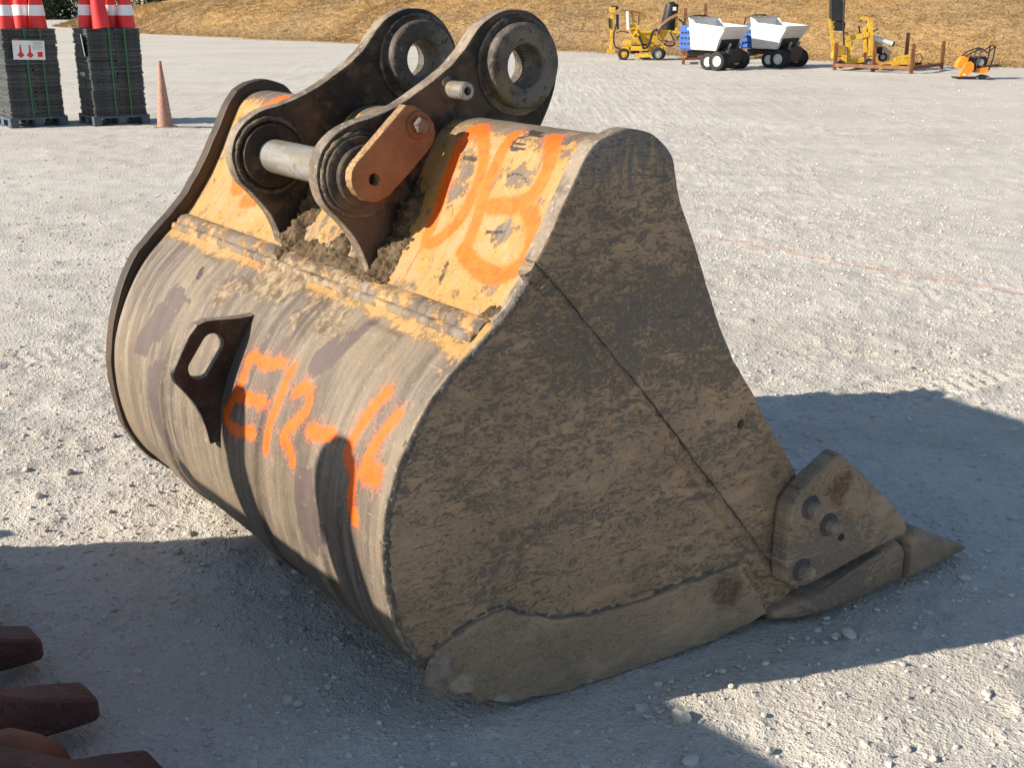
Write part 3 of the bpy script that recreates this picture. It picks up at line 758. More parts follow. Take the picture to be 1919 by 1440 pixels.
    for k, p in enumerate(SP):
        bead.append((p[0] - .012, -TD * p[0] + .0150, p[1] - .012)); rad.append(.0225 + .002 * mnoise.noise(Vector((k * .9, 0, 0))))
    MB().tube(bead, rad, 8, jit=.12).build('weld', M['side_b'], root, 60)
    bead = []; rad = []
    for k in range(0, len(OUT) - 40, 1):
        p = SHELL[k]; bead.append((p[0] + NIN[k][0] * .004, -TD * p[0] + (.032 if SS[k] < .55 else .005), p[1] + NIN[k][1] * .004)); rad.append((.007 if SS[k] < .55 else .0055) + .004 * mnoise.noise(Vector((k * .8, 5, 0))))
    MB().tube(bead, rad, 7, jit=.15).build('weld', M['edge'], root, 60)
    for a, b in ((96, len(OUT) - 70),):
        bead = []; rad = []
        for k in range(a, b):
            q = OUT[k] + NIN[k] * (.022 if k < 84 else .020); bead.append((q[0], -TD * q[0] + (-.004 if k < 84 else .0085), q[1])); rad.append(.010 + .005 * mnoise.noise(Vector((k * .6, 9, a))))
        MB().tube(bead, rad, 9, jit=.18).build('weld', M['knob2'], root, 60)
    plate('wear_plate', ragged(WEAR, .012, .006, 9), [], .020, .006, near_map(.000), [M['wear'], M['wear']], root)
    lump = MB().loft([[( -.182 + .036 * math.cos(a) * r, -TD * -.182 - .006 - h, .142 + .052 * math.sin(a) * r * (1 + .2 * math.sin(3 * a))) for a in np.linspace(0, 2 * math.pi, 18, endpoint=False)] for r, h in ((1, 0), (.9, .008), (.5, .013), (.1, .014))])
    lump.build('weld', M['knob'], root, 70)
    wt = [(p[0], -TD * p[0] + .0075, p[1] + .005) for p in catmull(WEAR[1:11], 8)]
    MB().tube(wt, .0075, 7, jit=.2).build('weld', M['scuff'], root, 60)
    # -- side cutters, near and far
    for side in (0, 1):
        mp = near_map(-.036) if side == 0 else far_map(W, .036)
        sc_ = plate('side_cutter', ragged(CUTTER, .02, .002, 4), [], .052, .012, mp, [M['cut'], M['cut']], root)
        sg = -1 if side == 0 else 1
        for (f, z), r in (((.794, .327), .024), ((.859, .266), .024), ((.780, .163), .024)):
            y = (-TD * f if side == 0 else W + TD * f) + sg * .058
            wsh = MB().lathe((f, y, z), (0, sg, 0), [(.001, .008), (r * 1.15, .008), (r * 1.3, .004), (r * 1.35, -.006), (.001, -.006)], 18).build('washer', M['scuff'], sc_, 35)
            MB().lathe((f, y, z), (0, sg, 0), [(.001, .036), (r * .62, .036), (r * .84, .029), (r * .88, .004), (.001, .004)], 7).build('bolt', M['knob'], wsh, 20)
        if side == 0:
            MB().cyl((.905, -TD * .905 - .06, .221), (.905, -TD * .905 - .0635, .221), .010, n=12).build('bolt_hole', M['dark'], sc_)
            MB().lathe((.958, -TD * .958 - .060, .300), (0, -1, 0), [(.001, .014), (.022, .012), (.034, .005), (.042, -.003), (.001, -.003)], 12).build('wear_cap', M['tooth'], sc_, 60)
            pass
    # -- far side
    po = np.where(OUT[:, 1] > 1.05, .014, np.where(OUT[:, 1] > .66, .020, .002)); po = np.convolve(np.pad(po, 12, 'edge'), np.ones(25) / 25, 'valid')
    fo = OUT - NIN * po[:, None]; fo[:, 1] = np.maximum(fo[:, 1], -.004)
    plate('side_plate', ragged([tuple(p) for p in fo[::3]] + [(.86, .0)] + FRONT[::-1], .03, .003, 8), [], .05, .006, far_map(W, -.02), [M['far'], M['far']], root, 1)
    # -- lip and teeth
    MB().box((.86, W / 2, .036), (.16, W + .10, .042), bev=.006).build('cutting_edge', M['cut'], root)
    for l in teeth: tooth_parts(root, l, M, style)
    # -- ears
    outline = [(float(p[0]), float(p[1] + ear_up * sstep(1.15, 1.38, p[1]) * (p[0] > .0))) for p in catmull(EAR, 4)] + EAR_IN
    for e, l in enumerate(ears):
        near = e == 0
        ear = plate('ear', ragged(outline, .05, .0015, e), [circle(EYE, EYE_R, 40)], .046, .006, straight_map(l + .023), [M['dark'], M['edge']], root, 1)
        # the eye boss stands proud on both faces of the ear
        for sg, ly in ((-1, l), (1, l + .046)):
            k = 1 if (sg == -1) == near else 1.0
            prof = [(EYE_R, -.01), (EYE_R, .033), (EYE_R + .005, .037), (.093, .037), (.099, .033), (.101, .028), (.102, .006), (.113, .004), (.117, -.01)]
            MB().lathe((EYE[0], ly, EYE[1]), (0, sg, 0), prof, 56).build('eye_boss', M['boss'], ear, 40)
        MB().lathe((EYE[0], l + .023, EYE[1]), (0, 1, 0), [(EYE_R, -.05), (EYE_R + .004, -.05), (EYE_R + .004, .05), (EYE_R, .05)], 48).build('bushing', M['boss'], ear, 40)
        for sg, ly in ((-1, l), (1, l + .046)):
            if near and sg == -1: prof = [(.001, -.01), (.001, .043), (.066, .043), (.070, .040), (.071, .024), (.082, .022), (.088, .018), (.090, -.01)]
            else: prof = [(.044, -.01), (.044, .020), (.060, .022), (.080, .018), (.084, -.01)]
            MB().lathe((PINC[0], ly, PINC[1]), (0, sg, 0), prof, 48).build('pin_boss', M['dark'], ear, 40)
            rw = []
            for a in np.linspace(.3, 6.0, 70): rw.append((PINC[0] + .092 * math.cos(a), ly + sg * .002, PINC[1] + .092 * math.sin(a)))
            MB().tube(rw, .007, 6, jit=.25).build('weld', M['boss'], ear, 60)
        for sg, ly in ((-1, l), (1, l + .046)):
            rw = [(EYE[0] + .114 * math.cos(a), ly + sg * .002, EYE[1] + .114 * math.sin(a)) for a in np.linspace(0, 6.28, 90)]
            MB().tube(rw, .006, 6, jit=.25).build('weld', M['boss'], ear, 60)
    MB().cyl((PINC[0], ears[0] - .02, PINC[1]), (PINC[0], ears[1] + .09, PINC[1]), .043, n=40).build('pin', M['pin'], root, 40)
    return sp

# ---- masks of what is on the yellow bucket's back skin, in (across, round) metres
ST = dict(
 o1=[(0.419, 0.264), (0.428, 0.343), (0.416, 0.434), (0.408, 0.505), (0.404, 0.542), (0.37, 0.541), (0.334, 0.503), (0.311, 0.454), (0.306, 0.389), (0.321, 0.331), (0.362, 0.283), (0.405, 0.255)],
 o2=[(0.268, 0.264), (0.27, 0.325), (0.269, 0.384), (0.26, 0.446), (0.252, 0.504), (0.251, 0.545)],
 o3=[(0.141, 0.252), (0.1, 0.305), (0.095, 0.356), (0.116, 0.401), (0.168, 0.423), (0.224, 0.431)],
 o4=[(0.155, 0.421), (0.115, 0.415), (0.066, 0.453), (0.045, 0.5), (0.052, 0.539), (0.086, 0.570), (0.147, 0.575), (0.216, 0.558), (0.255, 0.54)],
 o5=[(0.59, 0.949), (0.658, 0.969), (0.747, 0.97), (0.75, 1.008), (0.753, 1.056), (0.777, 1.104), (0.792, 1.139), (0.73, 1.153), (0.631, 1.129)],
 o6=[(0.745, 1.072), (0.682, 1.06), (0.608, 1.052)],
 o7=[(0.547, 0.95), (0.552, 1.022), (0.565, 1.095), (0.566, 1.149)],
 o8=[(0.492, 0.997), (0.470, 0.975), (0.434, 0.983), (0.420, 1.016), (0.464, 1.065), (0.489, 1.101), (0.452, 1.119), (0.432, 1.142)],
 o9=[(0.37, 1.05), (0.329, 1.047), (0.285, 1.036)],
 o10=[(0.164, 0.898), (0.192, 0.962), (0.215, 1.028), (0.214, 1.06), (0.174, 1.091), (0.167, 1.146), (0.145, 1.179)],
 o11=[(0.093, 0.933), (0.117, 0.985), (0.138, 1.044), (0.137, 1.079)], o12=[(0.133, 1.069), (0.094, 1.065)],
 o13=[(1.43, 0.25), (1.45, 0.29), (1.465, 0.325)], o14=[(1.46, 0.43), (1.455, 0.50), (1.42, 0.545), (1.38, 0.53), (1.375, 0.50)], o15=[(1.33, 0.575), (1.27, 0.562)])
POLY = dict(
 m1=[(1.313, 0.879), (1.246, 0.893), (1.188, 0.914), (1.209, 0.966), (1.224, 1.002), (1.253, 1.047), (1.319, 1.075), (1.336, 1.111), (1.384, 1.126), (1.432, 1.115), (1.424, 1.073), (1.382, 1.011), (1.348, 0.943), (1.336, 0.898)],
 m2=[(1.083, 0.856), (1.082, 0.81), (1.039, 0.784), (0.993, 0.796), (1.02, 0.841), (1.058, 0.864)],
 m3=[(0.449, 0.844), (0.385, 0.815), (0.385, 0.779), (0.351, 0.757), (0.346, 0.809), (0.368, 0.866), (0.393, 0.914), (0.431, 0.934), (0.455, 0.951), (0.482, 0.933), (0.482, 0.902)],
 m4=[(0.379, 1.134), (0.325, 1.122), (0.308, 1.158), (0.29, 1.223), (0.27, 1.264), (0.333, 1.337), (0.37, 1.331), (0.398, 1.279), (0.404, 1.215), (0.394, 1.163)],
 m5=[(1.306, 1.125), (1.198, 1.088), (1.211, 1.137), (1.225, 1.204), (1.22, 1.275), (1.192, 1.329), (1.152, 1.375), (1.2, 1.378), (1.266, 1.328), (1.295, 1.273), (1.302, 1.201)],
 d1=[(1.054, 0.736), (0.946, 0.663), (0.683, 0.703), (0.46, 0.698), (0.338, 0.683), (0.414, 0.734), (0.429, 0.834), (0.508, 0.899), (0.641, 0.876), (0.787, 0.851), (0.93, 0.886), (1.007, 0.935), (1.13, 0.90), (1.14, 0.846)])
INK = [[(.197, .295), (.244, .299), (.251, .282), (.247, .266), (.228, .262)], [(.248, .285), (.211, .283)], [(.18, .252), (.22, .254), (.242, .234), (.195, .237)], [(.229, .246), (.193, .245)]]
def dist_line(L, S, pts, smooth=True):
    P = catmull(pts, 6) if smooth and len(pts) > 2 else np.array(pts); d = np.full(L.shape, 9.)
    for a, b in zip(P[:-1], P[1:]):
        e = b - a; t = np.clip(((L - a[0]) * e[0] + (S - a[1]) * e[1]) / (e @ e + 1e-12), 0, 1)
        d = np.minimum(d, np.hypot(L - a[0] - t * e[0], S - a[1] - t * e[1]))
    return d
def inside(L, S, pts):
    r = np.zeros(L.shape, bool); n = len(pts)
    for i in range(n):
        (x0, y0), (x1, y1) = pts[i], pts[(i + 1) % n]
        if y0 == y1: continue
        c = ((y0 > S) != (y1 > S)) & (L < (x1 - x0) * (S - y0) / (y1 - y0) + x0); r ^= c
    return r
def poly_mask(L, S, pts, blur):
    d = dist_line(L, S, list(pts) + [pts[0]], False); sd = np.where(inside(L, S, pts), d, -d)
    return sstep(-blur, blur, sd)
def skin_paint(L, S):
    o = np.zeros(L.shape)
    wob = (fbm(L * 30, S * 30, 2, 91) - .45) * .006
    for k, p in ST.items():
        hw = {'o9': .014, 'o12': .022, 'o5': .0125, 'o13': .032, 'o14': .024, 'o15': .024, 'o3': .019, 'o4': .020}.get(k, .0165 if int(k[1:]) < 5 or int(k[1:]) > 12 else .0125)
        d = dist_line(L, S, p) + wob
        o = np.maximum(o, np.maximum(sstep(hw + .014, hw - .011, d), .34 * sstep(hw + .042, hw - .004, d)))
    # thin drip at the left foot of the first figure
    o = np.maximum(o, .8 * sstep(.005, .002, dist_line(L, S, [(.404, .54), (.409, .60), (.405, .655)])))
    m = np.zeros(L.shape)
    for k in ('m1', 'm2', 'm3', 'm4', 'm5'): m = np.maximum(m, poly_mask(L, S, POLY[k], .03))
    y = sstep(.20, .34, S) * (1 - sstep(.745, .80, S)) * .80 + .18 * sstep(.0, .1, S) * sstep(.34, .2, S)
    y = y + .30 * sstep(.745, .77, S) * sstep(.95, .8, S) * sstep(.35, .15, L) - .35 * sstep(.76, .84, S)
    # scuffed-off discs inside the figures
    for (a, b, r1, r2) in ((.372, .40, .035, .07), (.168, .36, .045, .028), (.150, .485, .03, .025)):
        y = y - .60 * sstep(1.5, .4, np.hypot((L - a) / r1, (S - b) / r2) + (fbm(L * 45, S * 45, 3, 95) - .45) * 1.6)
    mud = np.maximum(poly_mask(L, S, POLY['d1'], .07) * .56, sstep(.42, .66, S) * sstep(.80, .70, S) * sstep(.47, .55, L) * sstep(1.06, .98, L) * .75)
    mud = np.maximum(mud, .42 * sstep(.60, .68, S) * sstep(.74, .70, S) * sstep(.06, .09, L))
    pale = .12 * sstep(.78, .86, S) * sstep(1.6, 1.2, S) + .18 * sstep(.95, 1.25, L) * sstep(.78, .9, S)
    pale = np.maximum(pale, .42 * sstep(.05, .0, dist_line(L, S, [(1.26, .91), (1.20, .83), (1.12, .80), (1.05, .79)])))
    pale = np.maximum(pale, .42 * sstep(.07, .0, dist_line(L, S, [(1.42, .80), (1.44, .95)])))
    for q in ([(.60, .80), (.66, .93)], [(.53, .86), (.56, .95)], [(.72, .78), (.78, .86)]): pale = np.maximum(pale, .45 * sstep(.05, .0, dist_line(L, S, q)))
    ink = np.zeros(L.shape)
    for q in INK: ink = np.maximum(ink, sstep(.0052, .0022, dist_line(L, S, q, False)))
    for q, w in (([(.283, .580), (.279, .60), (.273, .620)], .010), ([(.391, .336), (.349, .337)], .009), ([(.205, .489), (.15, .481)], .006), ([(1.225, .825), (1.21, .845)], .016), ([(.215, .362), (.183, .351), (.138, .366)], .004)): ink = np.maximum(ink, .62 * sstep(w * 1.5, w * .4, dist_line(L, S, q)))
    return dict(ink=ink, orange=o, maroon=m, yellow=np.clip(y, -.5, 1), mud=mud, pale=pale)

b_org = (.0006, 2.328, 0)
bucket = empty('excavator_bucket', b_org, R(36.5))
tag(bucket, 'worn yellow excavator bucket sprayed with orange figures, lying alone on the gravel', 'excavator bucket')
MY = dict(skin=SKIN, side_a=SIDE_A, side_b=SIDE_B, wear=SIDE_W, cut=CUTM, tooth=SIDE_W, dark=DARK, edge=EDGE, boss=BOSS, pin=PIN, weld=WELD, rust=RUST, far=FARM, knob=KNOB, scuff=SCUFF, knob2=KNOB2)
WB = 1.67
build_bucket(bucket, WB, MY, .0058, [-.118 + i * .476 for i in range(5)], 'spade', paint=skin_paint)
# rusty keeper link bolted to the near ear over the pin
LINKP = [(0.041, 1.28), (0.064, 1.276), (0.085, 1.266), (0.102, 1.253), (0.114, 1.236), (0.119, 1.217), (0.115, 1.196), (0.105, 1.181), (0.048, 1.129), (-0.008, 1.083), (-0.028, 1.074), (-0.047, 1.071), (-0.07, 1.076), (-0.09, 1.090), (-0.102, 1.109), (-0.105, 1.126), (-0.102, 1.145), (-0.092, 1.16)]
LINKP = [(a + .009, b - .002) for a, b in LINKP]
link = plate('keeper_link', LINKP, [circle((-.036, 1.120), .0135, 20)], .030, .004, straight_map(.480), [LINK, LINKEDGE], bucket, 1)
link['label'] = 'flat rusty link plate bolted over the pin'
MB().lathe((.080, .465, 1.232), (0, -1, 0), [(.001, .006), (.030, .006), (.032, .003), (.032, -.002), (.001, -.002)], 28).build('washer', RUST, link, 40)
MB().lathe((.080, .459, 1.232), (0, -1, 0), [(.001, .018), (.016, .018), (.0195, .014), (.0195, -.001), (.001, -.001)], 6).build('bolt', BOSS, link)
MB().cyl((.080, .548, 1.232), (.080, .493, 1.232), .024, n=20).build('spacer', DARK, link, 40)
stub = MB().lathe((.217, .543, 1.301), (0, -1, 0), [(.010, .0), (.010, .078), (.017, .078), (.0205, .074), (.0205, 0)], 28).build('grease_tube', PIN, bucket, 40)
MB().lathe((.217, .538, 1.301), (0, -1, 0), [(.0205, .008), (.031, .004), (.034, -.004), (.0205, -.004)], 24).build('weld', DARK, stub, 60)
# lifting eye on the back
LIFT = [(-0.152, 0.763), (-0.183, 0.757), (-0.215, 0.755), (-0.248, 0.757), (-0.279, 0.760), (-0.308, 0.761), (-0.332, 0.754), (-0.355, 0.73), (-0.379, 0.688), (-0.396, 0.658), (-0.401, 0.640), (-0.397, 0.620), (-0.377, 0.594), (-0.356, 0.563), (-0.341, 0.528), (-0.330, 0.483), (-0.324, 0.444), (-.285, .45), (-.275, .55), (-.23, .66), (-.17, .735)]
a0, b0 = np.array((-.295, .700)), np.array((-.335, .646)); dv = (b0 - a0) / np.linalg.norm(b0 - a0); nv = np.array((-dv[1], dv[0])); r0 = .0265
slot = [tuple(b0 + r0 * (math.cos(t) * nv + math.sin(t) * dv)) for t in np.linspace(0, math.pi, 14)] + [tuple(a0 - r0 * (math.cos(t) * nv + math.sin(t) * dv)) for t in np.linspace(0, math.pi, 14)]
plate('lifting_eye', LIFT, [slot], .036, .005, straight_map(.845), [DARK, EDGE], bucket, 1)
# small block between the ears
f, z = shell_at(.56, 0, .016)
MB().box((float(f), .60, float(z)), (.02, .10, .075), Matrix.Rotation(R(33), 3, 'Y'), bev=.006).build('stop_block', simple('pale_block', (.50, .45, .34), .7, .2, 20), bucket)
# caked mud: rough crusts built up round the feet of the ears and on the bar
def crust(l0, l1, s0, s1, thick, shape, seed, step=.0034):
    s_ = np.arange(s0, s1, step); l_ = np.arange(l0, l1, step); Sg, Lg = np.meshgrid(s_, l_, indexing='ij')
    n1 = fbm(Lg * 40, Sg * 40, 5, seed); n2 = np.abs(fbm(Lg * 85 + 3, Sg * 85, 4, seed + 5) - .46) * 1.6
    h = shape(Lg, Sg) + (n1 - .47) * 1.5
    off = np.where(h > 0, thick * np.clip(h, 0, 1.2) ** .6 * (.35 + 1.1 * n1) - n2 * thick * .9 * (h > 0), -.012)
    off = np.where(h > .02, np.maximum(off, -.004), -.012)
    F, Z_ = shell_at(Sg, 0, off)
    idx = np.arange(Sg.size).reshape(Sg.shape)
    return np.stack([F, Lg, Z_], -1).reshape(-1, 3), np.stack([idx[:-1, :-1], idx[:-1, 1:], idx[1:, 1:], idx[1:, :-1]], -1).reshape(-1, 4)
def blob(a, b, ra, rb): return lambda L, S: 1 - np.hypot((L - a) / ra, (S - b) / rb)
def ridge(pts, w): return lambda L, S: 1 - dist_line(L, S, pts) / w
CR = [crust(.41, .54, .40, .72, .026, ridge([(.525, .47), (.52, .58), (.51, .66)], .048), 1),
      crust(.86, .995, .40, .72, .024, ridge([(.965, .47), (.955, .58), (.945, .665)], .045), 3),
      crust(.53, 1.0, .54, .70, .011, ridge([(.55, .655), (.75, .66), (.96, .655)], .03), 4),
      crust(.64, .82, .52, .72, .022, blob(.73, .64, .05, .05), 5), crust(.55, .66, .56, .72, .020, blob(.60, .645, .03, .05), 6),
      crust(.03, .10, .62, .70, .010, blob(.055, .655, .025, .022), 10)]
Vc = []; Qc = []; b = 0
for v_, q_ in CR: Vc.append(v_); Qc.append(q_ + b); b += len(v_)
me = bpy.data.meshes.new('caked_mud'); grid_mesh(me, np.vstack(Vc), np.vstack(Qc))
tag(link_mesh('caked_mud', me, MUD, bucket), kind='stuff')

# second bucket, mostly out of the picture on the left; its teeth reach in and its shadow falls across
fz = R(90 - 49.44)
f2 = Vector((math.cos(fz), math.sin(fz))); l2 = Vector((-math.sin(fz), math.cos(fz)))
SC2 = .82
tipB = Vector((-.905, 2.245)); lB = .40
org2 = tipB - f2 * (1.476 * SC2) - l2 * (lB * SC2)
bucket2 = empty('excavator_bucket', (org2.x, org2.y, 0), fz)
bucket2.scale = (SC2, SC2, .86)
tag(bucket2, 'maroon brown excavator bucket at the left edge with only its teeth in view', 'excavator bucket')
MB2 = {k: BROWN for k in MY}; MB2['dark'] = BLKM; MB2['pin'] = PIN
sp0 = .3245 / SC2
build_bucket(bucket2, 2.0, MB2, .03, [lB + (i - 1) * sp0 for i in range(6)], 'chisel', ears=(.775, 1.405), ear_up=.085)
for i in (-.62,):
    l = lB + i * sp0
    rings = []
    for f, hw, hh, zc in ((.84, .10, .06, .08), (1.0, .115, .09, .11), (1.12, .115, .105, .125), (1.22, .105, .095, .115), (1.28, .085, .072, .10), (1.32, .05, .045, .09), (1.33, .02, .018, .085)):
        rings.append([(f, l + hw * math.cos(a) * (abs(math.cos(a)) ** -.3 if abs(math.cos(a)) > .2 else 1) * .9, zc + hh * math.sin(a)) for a in np.linspace(0, 2 * math.pi, 20, endpoint=False)])
    MB().loft(rings).build('lip_shroud', mat_rust('rusty_shroud', (.20, .075, .04), (.145, .05, .03)), bucket2, 60)

# ------------------------------------------------------------------ helper for copies
def copy_tree(o, parent=None):
    c = o.copy(); col.objects.link(c); c.parent = parent
    for ch in o.children: copy_tree(ch, c)
    return c

# ------------------------------------------------------------------ pallets of cone bases
def make_pallet(loc, rz, label, layers, sign, seed):
    root = empty('pallet_of_cone_bases', loc, rz)
    tag(root, label, 'pallet stack', 'pallets of cone bases at the left')
    w, d = .66, .66
    m = MB()
    for x in (-.30, 0, .30):
        for y in (-.29, 0, .29): m.box((x, y, .045), (.10, .12, .09))
    m.box((0, 0, .103), (w + .04, d + .04, .028))
    for x in (-.30, 0, .30): m.box((x, 0, .008), (.10, d, .016))
    m.build('pallet', PALM, root)
    rr = random.Random(seed)
    H = 1.05 / layers
    # the base slabs lie interlocked, two to a layer, turned crosswise on alternate layers
    bm_ = MB(); bm_.box((0, 0, 0), (.325, .645, H * .93), bev=.006); slab = bm_.mesh('base_slab'); slab.materials.append(BASE)
    bl_ = MB(); bl_.box((0, 0, 0), (.325, .645, H * .93), bev=.006); slabl = bl_.mesh('base_slab'); slabl.materials.append(BASEL)
    for k in range(layers):
        for q in (-1, 1):
            o = bpy.data.objects.new('base_slab', slabl if rr.random() < .4 else slab); col.objects.link(o); o.parent = root
            z = .118 + H * (k + .5); a = q * .165
            if k % 2: o.location = (a + rr.uniform(-.006, .006), rr.uniform(-.010, .010), z); o.rotation_euler = (0, 0, rr.uniform(-.01, .01))
            else: o.location = (rr.uniform(-.010, .010), a + rr.uniform(-.006, .006), z); o.rotation_euler = (0, 0, R(90) + rr.uniform(-.01, .01))
    top = .118 + 1.05
    for x in (-.06, .13):
        m = MB(); m.box((x, -.338, top / 2 + .06), (.022, .003, top - .10)); m.box((x, 0, top + .004), (.022, .67, .003)); m.build('strap', STRAP, root)
    m = MB()
    m.box((-.335, 0, .62), (.004, .20, .05))
    m.build('film_tag', SIGNK, root) if not sign else None
    if sign:
        sg = MB(); sg.box((0, 0, 0), (.38, .006, .245)); s = sg.build('sign_board', SIGNW, root)
        s.location = (-.03, -.350, .93); s.rotation_euler = (0, R(2), 0)
        p = MB(); p.box((0, -.0035, .115), (.40, .003, .024)); p.build('sign_header', SIGNG, s)
        p = MB(); p.box((-.15, -.0055, .115), (.07, .003, .016)); p.build('sign_logo', SIGNR, s)
        for cx in (-.10, .01):
            p = MB(); p.prism([(cx - .013, -.045), (cx - .006, .05), (cx + .006, .05), (cx + .013, -.045)], -.0065, -.0035); p.prism([(cx, -.02), (cx + .042, -.07), (cx, -.105), (cx - .042, -.07)], -.0060, -.0032); p.build('printed_cone', SIGNR, s)
        p = MB(); p.box((.13, -.005, -.06), (.06, .003, .06)); p.build('printed_square', SIGNR, s)
        for k in range(5):
            p = MB(); p.box((.10 + .01 * (k % 2), -.005, .085 - k * .020), (.13 - .02 * (k % 3), .003, .006)); p.build('printed_line', SIGNK, s)
    else:
        sg = MB(); sg.box((0, 0, 0), (.006, .20, .26)); s = sg.build('sign_board', SIGNW, root); s.location = (-.352, -.19, .97); s.rotation_euler = (0, R(-6), R(-14))
    return root, top
pal1, top1 = make_pallet((-6.09, 15.50, 0), R(38), 'leftmost pallet stack of black rubber cone bases with a white printed sign', 40, True, 1)
pal2, top2 = make_pallet((-5.105, 15.72, 0), R(34), 'strapped pallet stack of black rubber cone bases beside the faded orange cone', 40, False, 2)

def make_cone(name, h, r0, r1, bands, mat, base=None):
    root = empty(name)
    prof = [(r0, 0), (r1, h), (r1 * .7, h), (r0 * .93, 0)]
    m = MB(); m.lathe((0, 0, 0), (0, 0, 1), prof, 28); m.build('cone_body', mat, root, 40)
    for a, b in bands:
        ra, rb = r0 + (r1 - r0) * a / h, r0 + (r1 - r0) * b / h
        MB().lathe((0, 0, 0), (0, 0, 1), [(ra + .003, a), (rb + .003, b), (rb - .004, b), (ra - .004, a)], 28).build('reflective_band', WBAND, root, 40)
    if base:
        MB().box((0, 0, base[1] / 2), (base[0], base[0], base[1]), taper=(.9, .9), bev=.008).build('base', simple('dusty_rubber', (.30, .25, .21), .9, .25, 12), root)
    return root
cone0 = make_cone('traffic_cone', .98, .108, .022, ((.15, .275), (.45, .60)), REDP)
spots = [(pal1, -.22, -.18, 0), (pal1, -.05, .10, 1), (pal1, .02, -.05, 2), (pal1, .16, -.20, 3), (pal2, -.22, .02, 4), (pal2, -.14, .21, 5), (pal2, -.10, -.21, 6), (pal2, .09, .20, 7), (pal2, .06, -.06, 8), (pal2, .21, -.20, 9)]
CL = ['red cone with white band at the outer left of the signed pallet stack', 'red cone behind the others in the middle of the signed pallet stack', 'red cone at the back right on the signed pallet stack', 'red cone with white band standing above the printed sign, front right',
      'leftmost red cone with white band on the strapped pallet stack', 'red cone at the back left of the strapped pallet stack', 'frontmost plain red cone leaning on the strapped pallet stack', 'red cone at the back right of the strapped pallet stack', 'red cone in the middle right of the strapped pallet stack', 'rightmost red cone with white band, at the front corner of the strapped pallet stack']
bpy.context.view_layer.update()
for i, (pal, x, y, k) in enumerate(spots):
    c = cone0 if i == 0 else (make_cone('traffic_cone', .98, .112, .022, ((.45, .60),), REDP) if k == 6 else copy_tree(cone0))
    p = pal.matrix_world @ Vector((x, y, top1 + .004))
    c.location = p; c.rotation_euler = (random.uniform(-.03, .03), random.uniform(-.03, .03), random.uniform(0, 6))
    if k == 6: c.rotation_euler = (0, R(-5), 0)
    tag(c, CL[i], 'traffic cone', 'red cones standing on the pallet stacks')
oc = make_cone('traffic_cone', .80, .098, .018, (), FADED, (.30, .022))
oc.location = (-4.27, 15.05, 0); oc.rotation_euler = (0, 0, .3)
tag(oc, 'faded orange traffic cone standing on the gravel beside the pallets', 'traffic cone')

# ------------------------------------------------------------------ wheels
def wheel(parent, c, r, w, axis, rim, tyre=BLK):
    a = Vector(axis).normalized()
    t = MB().lathe(c, a, [(r * .58, -w * .42), (r * .80, -w * .5), (r * .95, -w * .42), (r, -w * .25), (r, w * .25), (r * .95, w * .42), (r * .80, w * .5), (r * .58, w * .42)], 26).build('tyre', tyre, parent, 40)
    MB().lathe(c, a, [(.002, -w * .30), (r * .30, -w * .34), (r * .34, -w * .20), (r * .56, -w * .22), (r * .60, -w * .36), (r * .60, w * .36), (r * .56, w * .22), (r * .34, w * .2), (r * .3, w * .34), (.002, w * .3)], 22).build('rim', rim, t, 40)
    return t

